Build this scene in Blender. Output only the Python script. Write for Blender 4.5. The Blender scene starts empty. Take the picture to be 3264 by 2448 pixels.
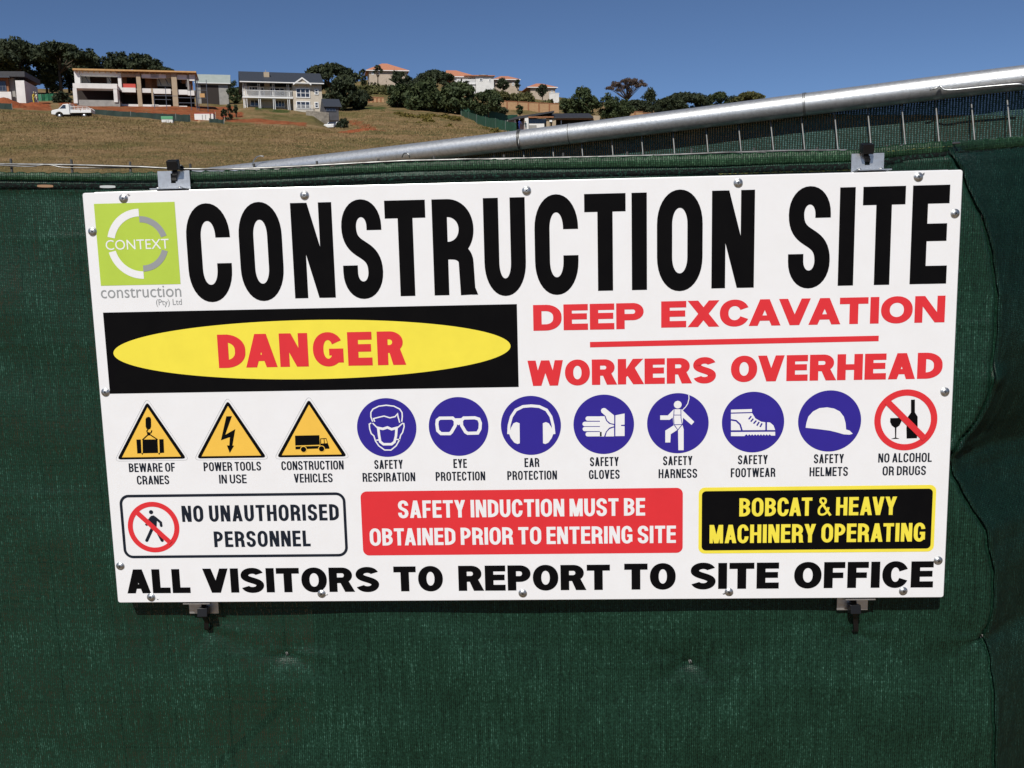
import bpy, math, random
import numpy as np
from mathutils import Vector, Matrix
random.seed(7)
RNG = np.random.default_rng(11)
scn = bpy.context.scene
col = scn.collection

# ---------------------------------------------------------------- camera, sky, sun, exposure
SZ = 1.45                                   # height of the sign's centre above the ground
CAM = np.array([0.0511, -1.3065, SZ + 0.2109])
RIGHT = np.array([0.9989, 0.0420, -0.0231]); UP = np.array([0.0168, 0.1455, 0.9892]); FWD = np.array([-0.0449, 0.9885, -0.1447])
FPX = 3000.0                                # focal length in photo pixels (3264 x 2448)
cam = bpy.data.cameras.new('camera'); cam_o = bpy.data.objects.new('camera', cam); col.objects.link(cam_o)
cam.sensor_width = 36; cam.lens = 36 * FPX / 3264; cam.clip_start = 0.05; cam.clip_end = 6000
Mx = Matrix.Identity(4)
for i in range(3):
    Mx[i][0] = RIGHT[i]; Mx[i][1] = UP[i]; Mx[i][2] = -FWD[i]; Mx[i][3] = CAM[i]
cam_o.matrix_world = Mx
scn.camera = cam_o

SUN_DIR = Vector((-8.5, -32, 31)).normalized()     # towards the sun
w = bpy.data.worlds.new('World'); scn.world = w; w.use_nodes = True
nt = w.node_tree
sky = nt.nodes.new('ShaderNodeTexSky'); sky.sky_type = 'NISHITA'; sky.sun_disc = False
sky.sun_elevation = math.asin(SUN_DIR.z); sky.sun_rotation = math.atan2(SUN_DIR.x, SUN_DIR.y) % (2 * math.pi)
sky.altitude = 1500; sky.air_density = 0.62; sky.dust_density = 0.0; sky.ozone_density = 5.0
bg = nt.nodes['Background']; bg.inputs['Strength'].default_value = 0.080
nt.links.new(sky.outputs[0], bg.inputs[0])
sl = bpy.data.lights.new('sun', 'SUN'); sl.energy = 4.3; sl.angle = math.radians(0.53); sl.color = (1.0, 0.955, 0.88)
so = bpy.data.objects.new('sun', sl); col.objects.link(so); so.rotation_euler = SUN_DIR.to_track_quat('Z', 'Y').to_euler()
so.location = (-8, -20, 20)
scn.view_settings.view_transform = 'Standard'; scn.view_settings.look = 'None'
scn.view_settings.exposure = 0.0; scn.view_settings.gamma = 1.0
scn.cycles.transparent_max_bounces = 24
scn.cycles.max_bounces = 6

# ---------------------------------------------------------------- helpers
def ray(px, py):
    return RIGHT * ((px - 1632) / FPX) + UP * (-(py - 1224) / FPX) + FWD
def at(px, py, Y):                          # the point of the world plane y = Y that the photo shows at a pixel
    d = ray(px, py); return CAM + d * ((Y - CAM[1]) / d[1])
def atd(px, py, d):                         # the same at a distance along the viewing axis
    return CAM + ray(px, py) * d

def tag(o, label=None, cat=None, group=None, kind=None):
    for k, v in (('label', label), ('category', cat), ('group', group), ('kind', kind)):
        if v: o[k] = v
    return o
def empty(name, loc=(0, 0, 0), rz=0.0):
    o = bpy.data.objects.new(name, None); col.objects.link(o); o.location = tuple(loc); o.rotation_euler = (0, 0, rz)
    o.empty_display_size = 0.1
    return o
def thing(name, label, cat, loc=(0, 0, 0), rz=0.0, group=None):
    return tag(empty(name, loc, rz), label, cat, group)
def link_mesh(name, verts, faces, mat, parent=None, smooth=False, loc=None):
    me = bpy.data.meshes.new(name)
    me.from_pydata([tuple(map(float, v)) for v in verts], [], faces)
    me.update()
    if smooth: me.polygons.foreach_set('use_smooth', [True] * len(me.polygons))
    o = bpy.data.objects.new(name, me); col.objects.link(o)
    if mat is not None: me.materials.append(mat)
    if parent is not None: o.parent = parent
    if loc is not None: o.location = loc
    return o

class MB:
    """Collects shapes and links them as one mesh object."""
    def __init__(s): s.v = []; s.f = []
    def add(s, vs, fs):
        n = len(s.v); s.v += [tuple(map(float, v)) for v in vs]; s.f += [tuple(i + n for i in f) for f in fs]; return s
    def box(s, x0, y0, z0, x1, y1, z1):
        vs = [(x0, y0, z0), (x1, y0, z0), (x1, y1, z0), (x0, y1, z0), (x0, y0, z1), (x1, y0, z1), (x1, y1, z1), (x0, y1, z1)]
        return s.add(vs, [(0, 3, 2, 1), (4, 5, 6, 7), (0, 1, 5, 4), (1, 2, 6, 5), (2, 3, 7, 6), (3, 0, 4, 7)])
    def prism(s, poly, y0, y1):             # polygon in (x, z) pushed along y, counter-clockwise seen from -y
        n = len(poly)
        vs = [(x, y0, z) for x, z in poly] + [(x, y1, z) for x, z in poly]
        fs = [tuple(range(n)), tuple(range(2 * n - 1, n - 1, -1))] + [(i, i + n, (i + 1) % n + n, (i + 1) % n) for i in range(n)]
        return s.add(vs, fs)
    def xprism(s, poly, x0, x1):            # polygon in (y, z) pushed along x
        n = len(poly)
        vs = [(x0, y, z) for y, z in poly] + [(x1, y, z) for y, z in poly]
        fs = [tuple(range(n - 1, -1, -1)), tuple(range(n, 2 * n))] + [(i, (i + 1) % n, (i + 1) % n + n, i + n) for i in range(n)]
        return s.add(vs, fs)
    def tube(s, pts, r, n=8, caps=True, taper=None):
        pts = [Vector(p) for p in pts]; m = len(pts); vs = []; fs = []
        nrm = None
        for i, p in enumerate(pts):
            t = (pts[min(i + 1, m - 1)] - pts[max(i - 1, 0)]).normalized()
            if nrm is None:
                nrm = t.cross(Vector((0, 0, 1)) if abs(t.z) < 0.9 else Vector((1, 0, 0))).normalized()
            else:
                nrm = (nrm - t * nrm.dot(t)).normalized()
            b = t.cross(nrm)
            rr = r if taper is None else r * taper[i]
            for k in range(n):
                a = 2 * math.pi * k / n
                vs.append(p + nrm * (math.cos(a) * rr) + b * (math.sin(a) * rr))
        for i in range(m - 1):
            for k in range(n):
                k2 = (k + 1) % n
                fs.append((i * n + k, i * n + k2, (i + 1) * n + k2, (i + 1) * n + k))
        if caps: fs += [tuple(range(n - 1, -1, -1)), tuple(range((m - 1) * n, m * n))]
        return s.add(vs, fs)
    def lathe(s, prof, n=20, org=(0, 0, 0), axis='y'):   # (radius, height) profile; the axis points to -y or +z
        vs = []; fs = []; m = len(prof)
        for r, h in prof:
            for k in range(n):
                a = 2 * math.pi * k / n
                c, q = math.cos(a) * r, math.sin(a) * r
                vs.append((org[0] + c, org[1] - h, org[2] + q) if axis == 'y' else (org[0] + c, org[1] + q, org[2] + h))
        for i in range(m - 1):
            for k in range(n):
                k2 = (k + 1) % n
                fs.append((i * n + k, i * n + k2, (i + 1) * n + k2, (i + 1) * n + k))
        fs += [tuple(range(n - 1, -1, -1)), tuple(range((m - 1) * n, m * n))]
        return s.add(vs, fs)
    def build(s, name, mat, parent=None, smooth=False): return link_mesh(name, s.v, s.f, mat, parent, smooth)

def bevel(o, width, seg=2, angle=35):
    m = o.modifiers.new('edge', 'BEVEL'); m.width = width; m.segments = seg; m.limit_method = 'ANGLE'; m.angle_limit = math.radians(angle)
    return o

# ---------------------------------------------------------------- materials
def mat(name, base, rough=0.6, metal=0.0, spec=0.5, noise=None, bump=None, coat=0.0):
    """noise = (scale, second colour, low, high[, stretch xyz]); bump = (scale, strength, distance)"""
    m = bpy.data.materials.new(name); m.use_nodes = True
    n = m.node_tree.nodes; l = m.node_tree.links
    p = n['Principled BSDF']
    p.inputs['Base Color'].default_value = (*base, 1); p.inputs['Roughness'].default_value = rough
    p.inputs['Metallic'].default_value = metal; p.inputs['Specular IOR Level'].default_value = spec
    if coat: p.inputs['Coat Weight'].default_value = coat
    tc = n.new('ShaderNodeTexCoord')
    if noise:
        sc, c2, lo, hi = noise[:4]
        mp = n.new('ShaderNodeMapping'); l.new(tc.outputs['Object'], mp.inputs[0])
        if len(noise) > 4: mp.inputs['Scale'].default_value = noise[4]
        t = n.new('ShaderNodeTexNoise'); t.inputs['Scale'].default_value = sc; t.inputs['Detail'].default_value = 6; t.inputs['Roughness'].default_value = 0.62
        l.new(mp.outputs[0], t.inputs['Vector'])
        r = n.new('ShaderNodeMapRange'); r.inputs[1].default_value = lo; r.inputs[2].default_value = hi; l.new(t.outputs[0], r.inputs[0])
        mx = n.new('ShaderNodeMix'); mx.data_type = 'RGBA'; mx.inputs[6].default_value = (*base, 1); mx.inputs[7].default_value = (*c2, 1)
        l.new(r.outputs[0], mx.inputs[0]); l.new(mx.outputs[2], p.inputs['Base Color'])
    if bump:
        t2 = n.new('ShaderNodeTexNoise'); t2.inputs['Scale'].default_value = bump[0]; t2.inputs['Detail'].default_value = 4
        l.new(tc.outputs['Object'], t2.inputs['Vector'])
        b = n.new('ShaderNodeBump'); b.inputs['Strength'].default_value = bump[1]; b.inputs['Distance'].default_value = bump[2]
        l.new(t2.outputs[0], b.inputs['Height']); l.new(b.outputs[0], p.inputs['Normal'])
    return m
def print_mat(name, base, c2=None, spec=0.3, rough=0.42):
    c2 = c2 or tuple(x * 0.93 for x in base)
    return mat(name, base, rough=rough, spec=spec, noise=(26, c2, 0.35, 0.75), bump=(900, 0.06, 0.0004))
M = {}
M['white'] = print_mat('sign white', (0.80, 0.80, 0.81), (0.775, 0.77, 0.775), 0.3)
M['black'] = print_mat('sign black ink', (0.0036, 0.0034, 0.0040), (0.005, 0.0047, 0.005), 0.03, 0.65)
M['navy'] = print_mat('sign dark ink', (0.012, 0.016, 0.026), None, 0.08, 0.6)
M['red'] = print_mat('sign red ink', (0.70, 0.032, 0.040))
M['yellow'] = print_mat('sign yellow ink', (0.86, 0.73, 0.065))
M['amber'] = print_mat('sign amber ink', (0.86, 0.52, 0.075))
M['blue'] = print_mat('sign blue ink', (0.034, 0.023, 0.27), None, 0.15)
M['lime'] = print_mat('sign lime ink', (0.45, 0.60, 0.068))
M['grey'] = print_mat('sign grey ink', (0.30, 0.31, 0.315))
M['zinc'] = mat('zinc screw metal', (0.60, 0.61, 0.61), rough=0.42, metal=1.0, noise=(300, (0.3, 0.31, 0.31), 0.4, 0.8), bump=(700, 0.15, 0.0003))
M['alu'] = mat('aluminium bracket', (0.62, 0.63, 0.64), rough=0.38, metal=0.85, noise=(160, (0.5, 0.5, 0.5), 0.4, 0.75), bump=(500, 0.15, 0.0004))
M['galv'] = mat('galvanised pipe', (0.74, 0.75, 0.75), rough=0.44, metal=0.86, noise=(140, (0.56, 0.57, 0.57), 0.42, 0.72), bump=(520, 0.5, 0.0007))
M['wire'] = mat('galvanised wire', (0.30, 0.30, 0.29), rough=0.42, metal=0.85, noise=(60, (0.13, 0.125, 0.115), 0.4, 0.7))
M['wirepale'] = mat('dull grey mesh wire', (0.27, 0.275, 0.27), rough=0.55, metal=0.3, noise=(80, (0.18, 0.18, 0.17), 0.45, 0.8))
M['wiredark'] = mat('weathered dark wire', (0.045, 0.045, 0.045), rough=0.55, metal=0.3, noise=(90, (0.10, 0.095, 0.085), 0.45, 0.8))
M['plastic'] = mat('black plastic', (0.008, 0.008, 0.009), rough=0.38, spec=0.3, bump=(300, 0.1, 0.0004))
M['web'] = mat('black webbing', (0.0045, 0.006, 0.0055), rough=0.8, spec=0.12, noise=(300, (0.012, 0.05, 0.033), 0.52, 0.66), bump=(420, 0.9, 0.002))
M['slot'] = mat('pale eyelet tape', (0.42, 0.44, 0.43), rough=0.6)
M['slotbrown'] = mat('brown eyelet tape', (0.30, 0.17, 0.09), rough=0.7)
M['thread'] = mat('yellow stitching', (0.20, 0.19, 0.04), rough=0.7, noise=(420, (0.02, 0.05, 0.03), 0.45, 0.55))
# ---------------------------------------------------------------- lettering: every glyph is drawn with a broad-nib stroke
def arc(cx, cy, rx, ry, a0, a1, n=14, e=2.08):
    out = []
    for i in range(n + 1):
        a = math.radians(a0 + (a1 - a0) * i / n); c, s = math.cos(a), math.sin(a)
        u_, v_ = math.copysign(abs(c) ** (2 / e), c), math.copysign(abs(s) ** (2 / e), s); out.append((cx + rx * u_, cy + ry * v_, u_, v_))
    return out
def bez(p0, p1, p2, p3, n=14):
    return [tuple((1 - t) ** 3 * a + 3 * t * (1 - t) ** 2 * b + 3 * t * t * (1 - t) * c + t ** 3 * d for a, b, c, d in zip(p0, p1, p2, p3)) for t in [i / n for i in range(n + 1)]]
def stroke(pts, sv, sh=None, closed=False):
    """quads along a centre line; the pen is sv wide and sh high"""
    sh = sv if sh is None else sh
    q = [pts[0]]
    for p in pts[1:]:
        if abs(p[0] - q[-1][0]) + abs(p[1] - q[-1][1]) > 1e-7: q.append(p)
    if closed and abs(q[0][0] - q[-1][0]) + abs(q[0][1] - q[-1][1]) < 1e-7: q.pop()
    n = len(q); L = []; R = []
    for i in range(n):
        def dirn(a, b):
            dx, dy = b[0] - a[0], b[1] - a[1]; h = math.hypot(dx, dy); return (dx / h, dy / h)
        if closed: d0, d1 = dirn(q[i - 1], q[i]), dirn(q[i], q[(i + 1) % n])
        else:
            d0 = dirn(q[i - 1], q[i]) if i else dirn(q[0], q[1]); d1 = dirn(q[i], q[i + 1]) if i < n - 1 else d0
        tx, ty = d0[0] + d1[0], d0[1] + d1[1]; h = math.hypot(tx, ty) or 1
        tx /= h; ty /= h
        k = 1 / max(0.5, tx * d0[0] + ty * d0[1])
        nx, ny = -ty * k, tx * k
        if len(q[i]) > 2:                    # on an arc the pen follows the curve itself
            g = 1 if q[i][2] * nx + q[i][3] * ny > 0 else -1; nx, ny = q[i][2] * g, q[i][3] * g
        nx, ny = nx * sv / 2, ny * sh / 2
        L.append((q[i][0] + nx, q[i][1] + ny)); R.append((q[i][0] - nx, q[i][1] - ny))
    m = n if closed else n - 1
    return [(L[i], R[i], R[(i + 1) % n], L[(i + 1) % n]) for i in range(m)]
def rect(x0, y0, x1, y1): return [((x0, y0), (x1, y0), (x1, y1), (x0, y1))]

RATIO = dict(A=1.06, B=0.97, C=0.99, D=0.98, E=0.84, F=0.80, G=1.0, H=1.0, K=1.06, L=0.80, M=1.22, N=0.99, O=1.04, P=0.94, R=1.0, S=0.96, T=0.94, U=0.99, V=1.05, W=1.48, X=1.06, Y=1.03)
RATIO['&'] = 1.12
def glyph(ch, w, s, h, ry, st):
    """pieces (lists of quads) of one capital, unit height, width w, stem s, bar h"""
    xL, xR, cx = s / 2, w - s / 2, w / 2
    ry = min(ry, 0.5 - h / 2); rx = cx - s / 2; ov = st.get('over', 0.012)
    cT, cB = 1 - h / 2 - ry + ov, h / 2 + ry - ov
    cond = st.get('cond', True); tu, tl = st.get('term', (0.66, 0.385))
    def dn(yt):
        return math.degrees(math.asin(max(0, min(0.95, (yt - cT) / ry)))) if yt > cT else 0
    def bowl(yt, yb, xr, rf=0.62):
        r = (yt - yb) / 2; q = min((xr - s / 2) * rf * 1.15, xr - s * 0.7, r * 1.22)
        ryb = min(r, max(ry * 0.9, 0.12)); 
        return [(s * 0.5, yt), (xr - q, yt)] + arc(xr - q, yt - ryb, q, ryb, 90, 0) + arc(xr - q, yb + ryb, q, ryb, 0, -90) + [(s * 0.5, yb)]
    if ch == 'I': return [rect(0, 0, s, 1)]
    if ch == 'O': return [stroke(arc(cx, cT, rx, ry, 0, 180, 18) + arc(cx, cB, rx, ry, 180, 360, 18), s, h, True)]
    if ch in 'CG':
        a0 = dn(tu); top = arc(cx, cT, rx, ry, a0, 180, 18)
        if a0 == 0: top = [(xR, tu)] + top
        bot = arc(cx, cB, rx, ry, 180, 360 - (0 if tl >= cB else math.degrees(math.asin(min(0.95, (cB - tl) / ry)))), 18)
        if tl >= cB: bot = bot + [(xR, tl)]
        if ch == 'C': return [stroke(top + bot, s, h)]
        bot = arc(cx, cB, rx, ry, 180, 360, 18)
        return [stroke(top + bot[:-3], s, h), rect(w - s * 0.98, 0.10, w, 0.52), rect(w * 0.53, 0.52 - h * 0.86, w - s * 0.97, 0.52)]
    if ch == 'S':
        r = (1 - h) / 4 + ov / 2 - (0.022 if cond else 0); a, b = 1 - h / 2 - r + ov, h / 2 + r - ov
        su, sl_ = st.get('sterm', (0.69, 0.33)); k = (a - b) * (0.62 if cond else 0.50)
        pts = ([(xR, su)] if su < a else []) + arc(cx, a, rx, r, 0 if su < a else 20, 180, 16) + bez((xL, a), (xL, a - k), (xR, b + k), (xR, b), 18) + arc(cx, b, rx, r, 0, -180 if sl_ > b else -160, 16) + ([(xL, sl_)] if sl_ > b else [])
        return [stroke(pts, s, h) if cond else stroke(pts, s * .95, h * 1.04)]
    if ch == 'U': return [stroke([(xL, 1)] + arc(cx, cB, rx, ry, 180, 360, 20) + [(xR, 1)], s, h)]
    if ch == 'D': return [rect(0, 0, s, 1), stroke(bowl(1 - h / 2, h / 2, xR, 0.8), s, h)]
    if ch == 'P': return [rect(0, 0, s, 1), stroke(bowl(1 - h / 2, 0.40 + h / 4, xR), s, h)]
    if ch == 'R':
        yM = 0.42 + h / 4; b = stroke(bowl(1 - h / 2, yM, xR - (0.02 if cond else 0.05) * w), s, h)
        if cond: leg = stroke([(w * 0.42, yM)] + arc(w * 0.45, yM - 0.13, xR - w * 0.49, 0.13, 85, 0, 8) + [(xR - w * 0.01, 0.0)], s, h); foot = [((w - s * .3, 0), (w * 1.05, 0), (w - w * .01, 0.07))]
        else: leg = [((w * 1.05 - s * 1.22, 0), (w * 1.05, 0), (w * 0.40 + s * 1.1, yM + 0.02), (w * 0.40, yM + 0.02))]
        return [rect(0, 0, s, 1), b, leg] + ([foot] if cond else [])
    if ch == 'B': return [rect(0, 0, s, 1), stroke(bowl(1 - h / 2, 0.53, xR - w * 0.03), s, h * 0.96), stroke(bowl(0.53, h / 2, xR), s, h * 0.96)]
    if ch == 'E': return [rect(0, 0, s, 1), rect(s * 0.98, 1 - h, w, 1), rect(s * 0.98, 0.525 - h * 0.48, w * 0.96, 0.525 + h * 0.48), rect(s * 0.98, 0, w, h)]
    if ch == 'F': return [rect(0, 0, s, 1), rect(s * 0.98, 1 - h, w, 1), rect(s * 0.98, 0.49 - h * 0.46, w * 0.92, 0.49 + h * 0.46)]
    if ch == 'L': return [rect(0, 0, s, 1), rect(s * 0.98, 0, w, h)]
    if ch == 'T': return [rect(0, 1 - h, w, 1), rect(cx - s / 2, 0, cx + s / 2, 1 - h * 0.98)]
    if ch == 'H': return [rect(0, 0, s, 1), rect(w - s, 0, w, 1), rect(s * 0.98, 0.5 - h * 0.45, w - s * 0.98, 0.5 + h * 0.45)]
    if ch == 'N':
        q = s * 0.9; return [rect(0, 0, q, 1), rect(w - q, 0, w, 1), [((0.001, 0.999), (w - s * 1.12, 0.001), (w - 0.001, 0.001), (s * 1.12, 0.999))]]
    if ch == 'M':
        q = s * 0.88; a = s * 0.56; return [rect(0, 0, q, 1), rect(w - q, 0, w, 1), [((0.001, 0.999), (cx - a, 0.001), (cx + a, 0.001), (s * 1.15, 0.999))], [((w - s * 1.15, 0.999), (cx - a, 0.001), (cx + a, 0.001), (w - 0.001, 0.999))]]
    if ch in 'AV':
        a = s * 0.55; f = (lambda y: y) if ch == 'A' else (lambda y: 1 - y); b = s * 1.04
        out = [[((0, f(0)), (b, f(0)), (cx + a, f(1)), (cx - a, f(1)))], [((w - b, f(0)), (w, f(0)), (cx + a, f(1)), (cx - a, f(1)))]]
        return out + ([rect(w * 0.21, 0.19, w * 0.79, 0.19 + h * 0.82)] if ch == 'A' else [])
    if ch == 'W':
        a = s * 0.50; b = s * 0.98; x1, x2 = w * 0.265, w * 0.735
        def leg(xt0, xt1, xb0, xb1): return [((xb0, 0), (xb1, 0), (xt1, 1), (xt0, 1))]
        return [leg(0, b, x1 - a, x1 + a), leg(cx - a, cx + a, x1 - a, x1 + a), leg(cx - a, cx + a, x2 - a, x2 + a), leg(w - b, w, x2 - a, x2 + a)]
    if ch == 'K': return [rect(0, 0, s, 1), [((s * 0.9, 0.25), (w, 1), (w - s * 1.25, 1), (s * 0.9, 0.56))], [((w * 1.03 - s * 1.3, 0), (w * 1.03, 0), (w * 0.34 + s * 0.9, 0.70), (w * 0.30, 0.46))]]
    if ch == 'X': return [[((0, 0), (s * 1.22, 0), (w, 1), (w - s * 1.22, 1))], [((w - s * 1.22, 0), (w, 0), (s * 1.22, 1), (0, 1))]]
    if ch == 'Y': return [rect(cx - s / 2, 0, cx + s / 2, 0.46), [((0, 1), (cx - s / 2, 0.40), (cx + s / 2, 0.40), (s * 1.1, 1))], [((w - s * 1.1, 1), (cx - s / 2, 0.40), (cx + s / 2, 0.40), (w, 1))]]
    if ch == '&':
        t = s * 0.60; g = h * .62
        return [stroke([(w * 1.02, 0.0), (w * 0.24, 0.76)], t * 1.1, g),
                stroke(bez((w * 0.24, 0.70), (w * 0.10, 0.98), (w * 0.34, 0.95), (w * 0.40, 0.95), 7) + bez((w * 0.40, 0.95), (w * 0.66, 0.96), (w * 0.66, 0.74), (w * 0.52, 0.66), 7)[1:], t, g),
                stroke(bez((w * 0.54, 0.68), (w * 0.14, 0.46), (w * 0.08, 0.40), (w * 0.08, 0.25), 8) + bez((w * 0.08, 0.25), (w * 0.08, 0.05), (w * 0.26, 0.055), (w * 0.36, 0.055), 8)[1:], t, g),
                stroke(bez((w * 0.34, 0.055), (w * 0.64, 0.05), (w * 0.80, 0.24), (w * 0.84, 0.46), 9), t, g)]
    return []
KERN = {'AV': -.13, 'VA': -.13, 'AT': -.10, 'TA': -.10, 'AW': -.10, 'WA': -.10, 'AY': -.14, 'YA': -.14, 'LT': -.1, 'TY': -.02, 'FA': -.08, 'PA': -.1, 'LC': -.03, 'RT': -.02, 'VY': -.06, 'KE': -.03, 'RY': -.04, 'OV': -.05, 'AC': -.05, 'CA': -.09, 'EX': -.02, 'XC': -.05, 'OW': -.03}
def layout(txt, x0, x1, v0, v1, st):
    H = v1 - v0; s = st['s']; gap = st['gap']
    n_w = 0.0; fixed = 0.0
    for i, c in enumerate(txt):
        if c == ' ': n_w += st.get('space', 0.5)
        elif c == 'I': fixed += s
        else: n_w += RATIO[c]
        if i < len(txt) - 1 and c != ' ' and txt[i + 1] != ' ': fixed += gap; n_w += KERN.get(c + txt[i + 1], 0)
    w0 = ((x1 - x0) / H - fixed) / n_w
    out = []; x = 0.0
    for i, c in enumerate(txt):
        if c == ' ': x += st.get('space', 0.5) * w0; continue
        ww = s if c == 'I' else RATIO[c] * w0
        out.append((c, x0 + x * H, ww)); x += ww
        if i < len(txt) - 1 and txt[i + 1] != ' ': x += gap + KERN.get(c + txt[i + 1], 0) * w0
    return out
class Print:
    """flat ink shapes on the sign; millimetres from the sign's centre, each piece on its own thin level"""
    def __init__(s, level): s.v = []; s.f = []; s.h = level; s.k = 0
    def quads(s, qs):
        y = -(s.h + 0.02 * (s.k % 5)) / 1000; s.k += 1
        for q in qs:
            n = len(s.v); s.v += [(u / 1000, y, v / 1000) for u, v in q]
            a = sum(q[i][0] * q[(i + 1) % len(q)][1] - q[(i + 1) % len(q)][0] * q[i][1] for i in range(len(q)))
            s.f.append(tuple(range(n, n + len(q))) if a > 0 else tuple(range(n + len(q) - 1, n - 1, -1)))
        return s
    def poly(s, p): return s.quads([p])
    def line(s, pts, w, closed=False): return s.quads(stroke(pts, w, w, closed))
    def glyphs(s, items, v0, v1, st):
        H = v1 - v0
        for c, x, ww in items:
            s.k = 0
            for pc in glyph(c, ww, st['s'], st['h'], st['ry'], st): s.quads([[(x + a * H, v0 + b * H) for a, b in q] for q in pc])
        return s
    def text(s, txt, x0, x1, v0, v1, st): return s.glyphs(layout(txt, x0, x1, v0, v1, st), v0, v1, st)
    def build(s, name, m, parent): 
        o = link_mesh(name, s.v, s.f, m, parent); return o
def circ(cx, cy, r, n=72): return [(cx + r * math.cos(2 * math.pi * i / n), cy + r * math.sin(2 * math.pi * i / n)) for i in range(n)]
def rrect(x0, y0, x1, y1, r, n=8):
    out = []
    for cx, cy, a in ((x1 - r, y0 + r, -90), (x1 - r, y1 - r, 0), (x0 + r, y1 - r, 90), (x0 + r, y0 + r, 180)):
        out += [(cx + r * math.cos(math.radians(a + 90 * i / n)), cy + r * math.sin(math.radians(a + 90 * i / n))) for i in range(n + 1)]
    return out
HEAD = dict(s=0.157, h=0.185, ry=0.262, gap=0.1, cond=True, over=0.021, term=(0.661, 0.39), sterm=(0.70, 0.335))
DANG = dict(s=0.315, h=0.235, ry=0.5, gap=0.08, cond=False, over=0.012, term=(0.70, 0.29), sterm=(0.7, 0.3))
WIDE = dict(s=0.325, h=0.245, ry=0.5, gap=0.075, cond=False, over=0.012, term=(0.66, 0.33), sterm=(0.74, 0.27), space=0.62)
BOTT = dict(s=0.325, h=0.235, ry=0.5, gap=0.085, cond=False, over=0.012, term=(0.66, 0.33), sterm=(0.74, 0.27), space=0.62)
CAPT = dict(s=0.170, h=0.15, ry=0.26, gap=0.095, cond=True, over=0.01, term=(0.68, 0.34), sterm=(0.72, 0.29), space=0.55)
NOTI = dict(s=0.200, h=0.172, ry=0.28, gap=0.085, cond=True, over=0.012, term=(0.67, 0.36), sterm=(0.71, 0.31), space=0.5)
NOTB = dict(s=0.202, h=0.172, ry=0.28, gap=0.125, cond=True, over=0.012, term=(0.67, 0.36), sterm=(0.71, 0.31), space=0.62)

# ---------------------------------------------------------------- the construction sign
SW, SH = 1.2, 0.5962
sign = thing('construction_sign', 'large white construction site board of black, red and yellow safety notices on the green netting', 'sign', (0, 0, SZ - SH / 2))
body = empty('panel', (0, 0, SH / 2)); bpy.data.objects.remove(body)
def sp(o): o.location = (0, 0, SH / 2); return o
pm = MB()
poly = rrect(-SW / 2, -SH / 2, SW / 2, SH / 2, 0.0035, 3)
n = len(poly); inner = rrect(-SW / 2 + .0009, -SH / 2 + .0009, SW / 2 - .0009, SH / 2 - .0009, 0.0028, 3)
vs = [(x, 0, z) for x, z in inner] + [(x, .0009, z) for x, z in poly] + [(x, .022, z) for x, z in poly]
fs = [tuple(range(n))] + [(i, i + n, (i + 1) % n + n, (i + 1) % n) for i in range(n)] + [(i + n, i + 2 * n, (i + 1) % n + 2 * n, (i + 1) % n + n) for i in range(n)] + [tuple(range(3 * n - 1, 2 * n - 1, -1))]
sp(pm.add(vs, fs).build('panel', M['white'], sign))
# a folded frame lip stands a little above the panel's back edge
lip = MB().box(-SW / 2 + .006, .0225, SH / 2 - .02, SW / 2 - .01, .0262, SH / 2 + .0022).box(-SW / 2 + .006, .0225, -SH / 2 + .001, SW / 2 - .01, .0262, -SH / 2 + .02)
sp(bevel(lip.build('frame', M['alu'], sign), .0008))
L1, L2, L3, L4 = 0.30, 0.55, 0.80, 1.05

# headline
hp = Print(L1)
S0 = HEAD
ext = [('C', -457.5, -395.7), ('O', -383.4, -322.8), ('N', -308.9, -251.5), ('S', -239.2, -183.5), ('T', -178.2, -122), ('R', -112.9, -55), ('U', -42.3, 14.9), ('C', 27.5, 87.2), ('T', 95.8, 151.8), ('I', 160, 180.5), ('O', 194.3, 256), ('N', 268.4, 325.8), ('S', 371.5, 427.5), ('I', 439.1, 460.4), ('T', 469.8, 525.9), ('E', 535.3, 584)]
v0, v1 = 146.6, 277.8
hp.glyphs([(c, a, (b - a) / (v1 - v0)) for c, a, b in ext[:8]], v0 - .7, v1 - .8, S0)
hp.glyphs([(c, a, (b - a) / (v1 - v0)) for c, a, b in ext[8:]], v0 + .9, v1 + 1.2, S0)
o = sp(hp.build('lettering', M['black'], sign)); o['label'] = 'tall condensed black headline CONSTRUCTION SITE'

# logo
lg = sp(Print(L1).poly([(-584.5, 169.4), (-470.4, 169.4), (-470.4, 282.8), (-584.5, 282.8)]).build('logo', M['lime'], sign)); lg['label'] = 'lime green square with a split ring'
def ringseg(level, ro, ri, a0, a1):
    p = Print(level); q = []
    N = 28
    for i in range(N):
        A, B = math.radians(a0 + (a1 - a0) * i / N), math.radians(a0 + (a1 - a0) * (i + 1) / N)
        q.append([(-521.8 + r * math.cos(t), 226.2 + r * math.sin(t)) for r, t in ((ri, A), (ro, A), (ro, B), (ri, B))])
    return q
def gapdeg(r, d): return math.degrees(math.asin(d / r))
rw = Print(L2); rw.quads(ringseg(L2, 48.4, 38.0, 90, 180 - gapdeg(43, 9.6))); rw.quads(ringseg(L2, 48.4, 38.0, 180 + gapdeg(43, 9.6), 270))
rw.build('ring', M['white'], lg)
rg = Print(L2); rg.quads(ringseg(L2, 38.3, 29.8, gapdeg(34, 9.6), 90)); rg.quads(ringseg(L2, 38.3, 29.8, -90, -gapdeg(34, 9.6)))
rg.build('ring', M['grey'], lg)
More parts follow.
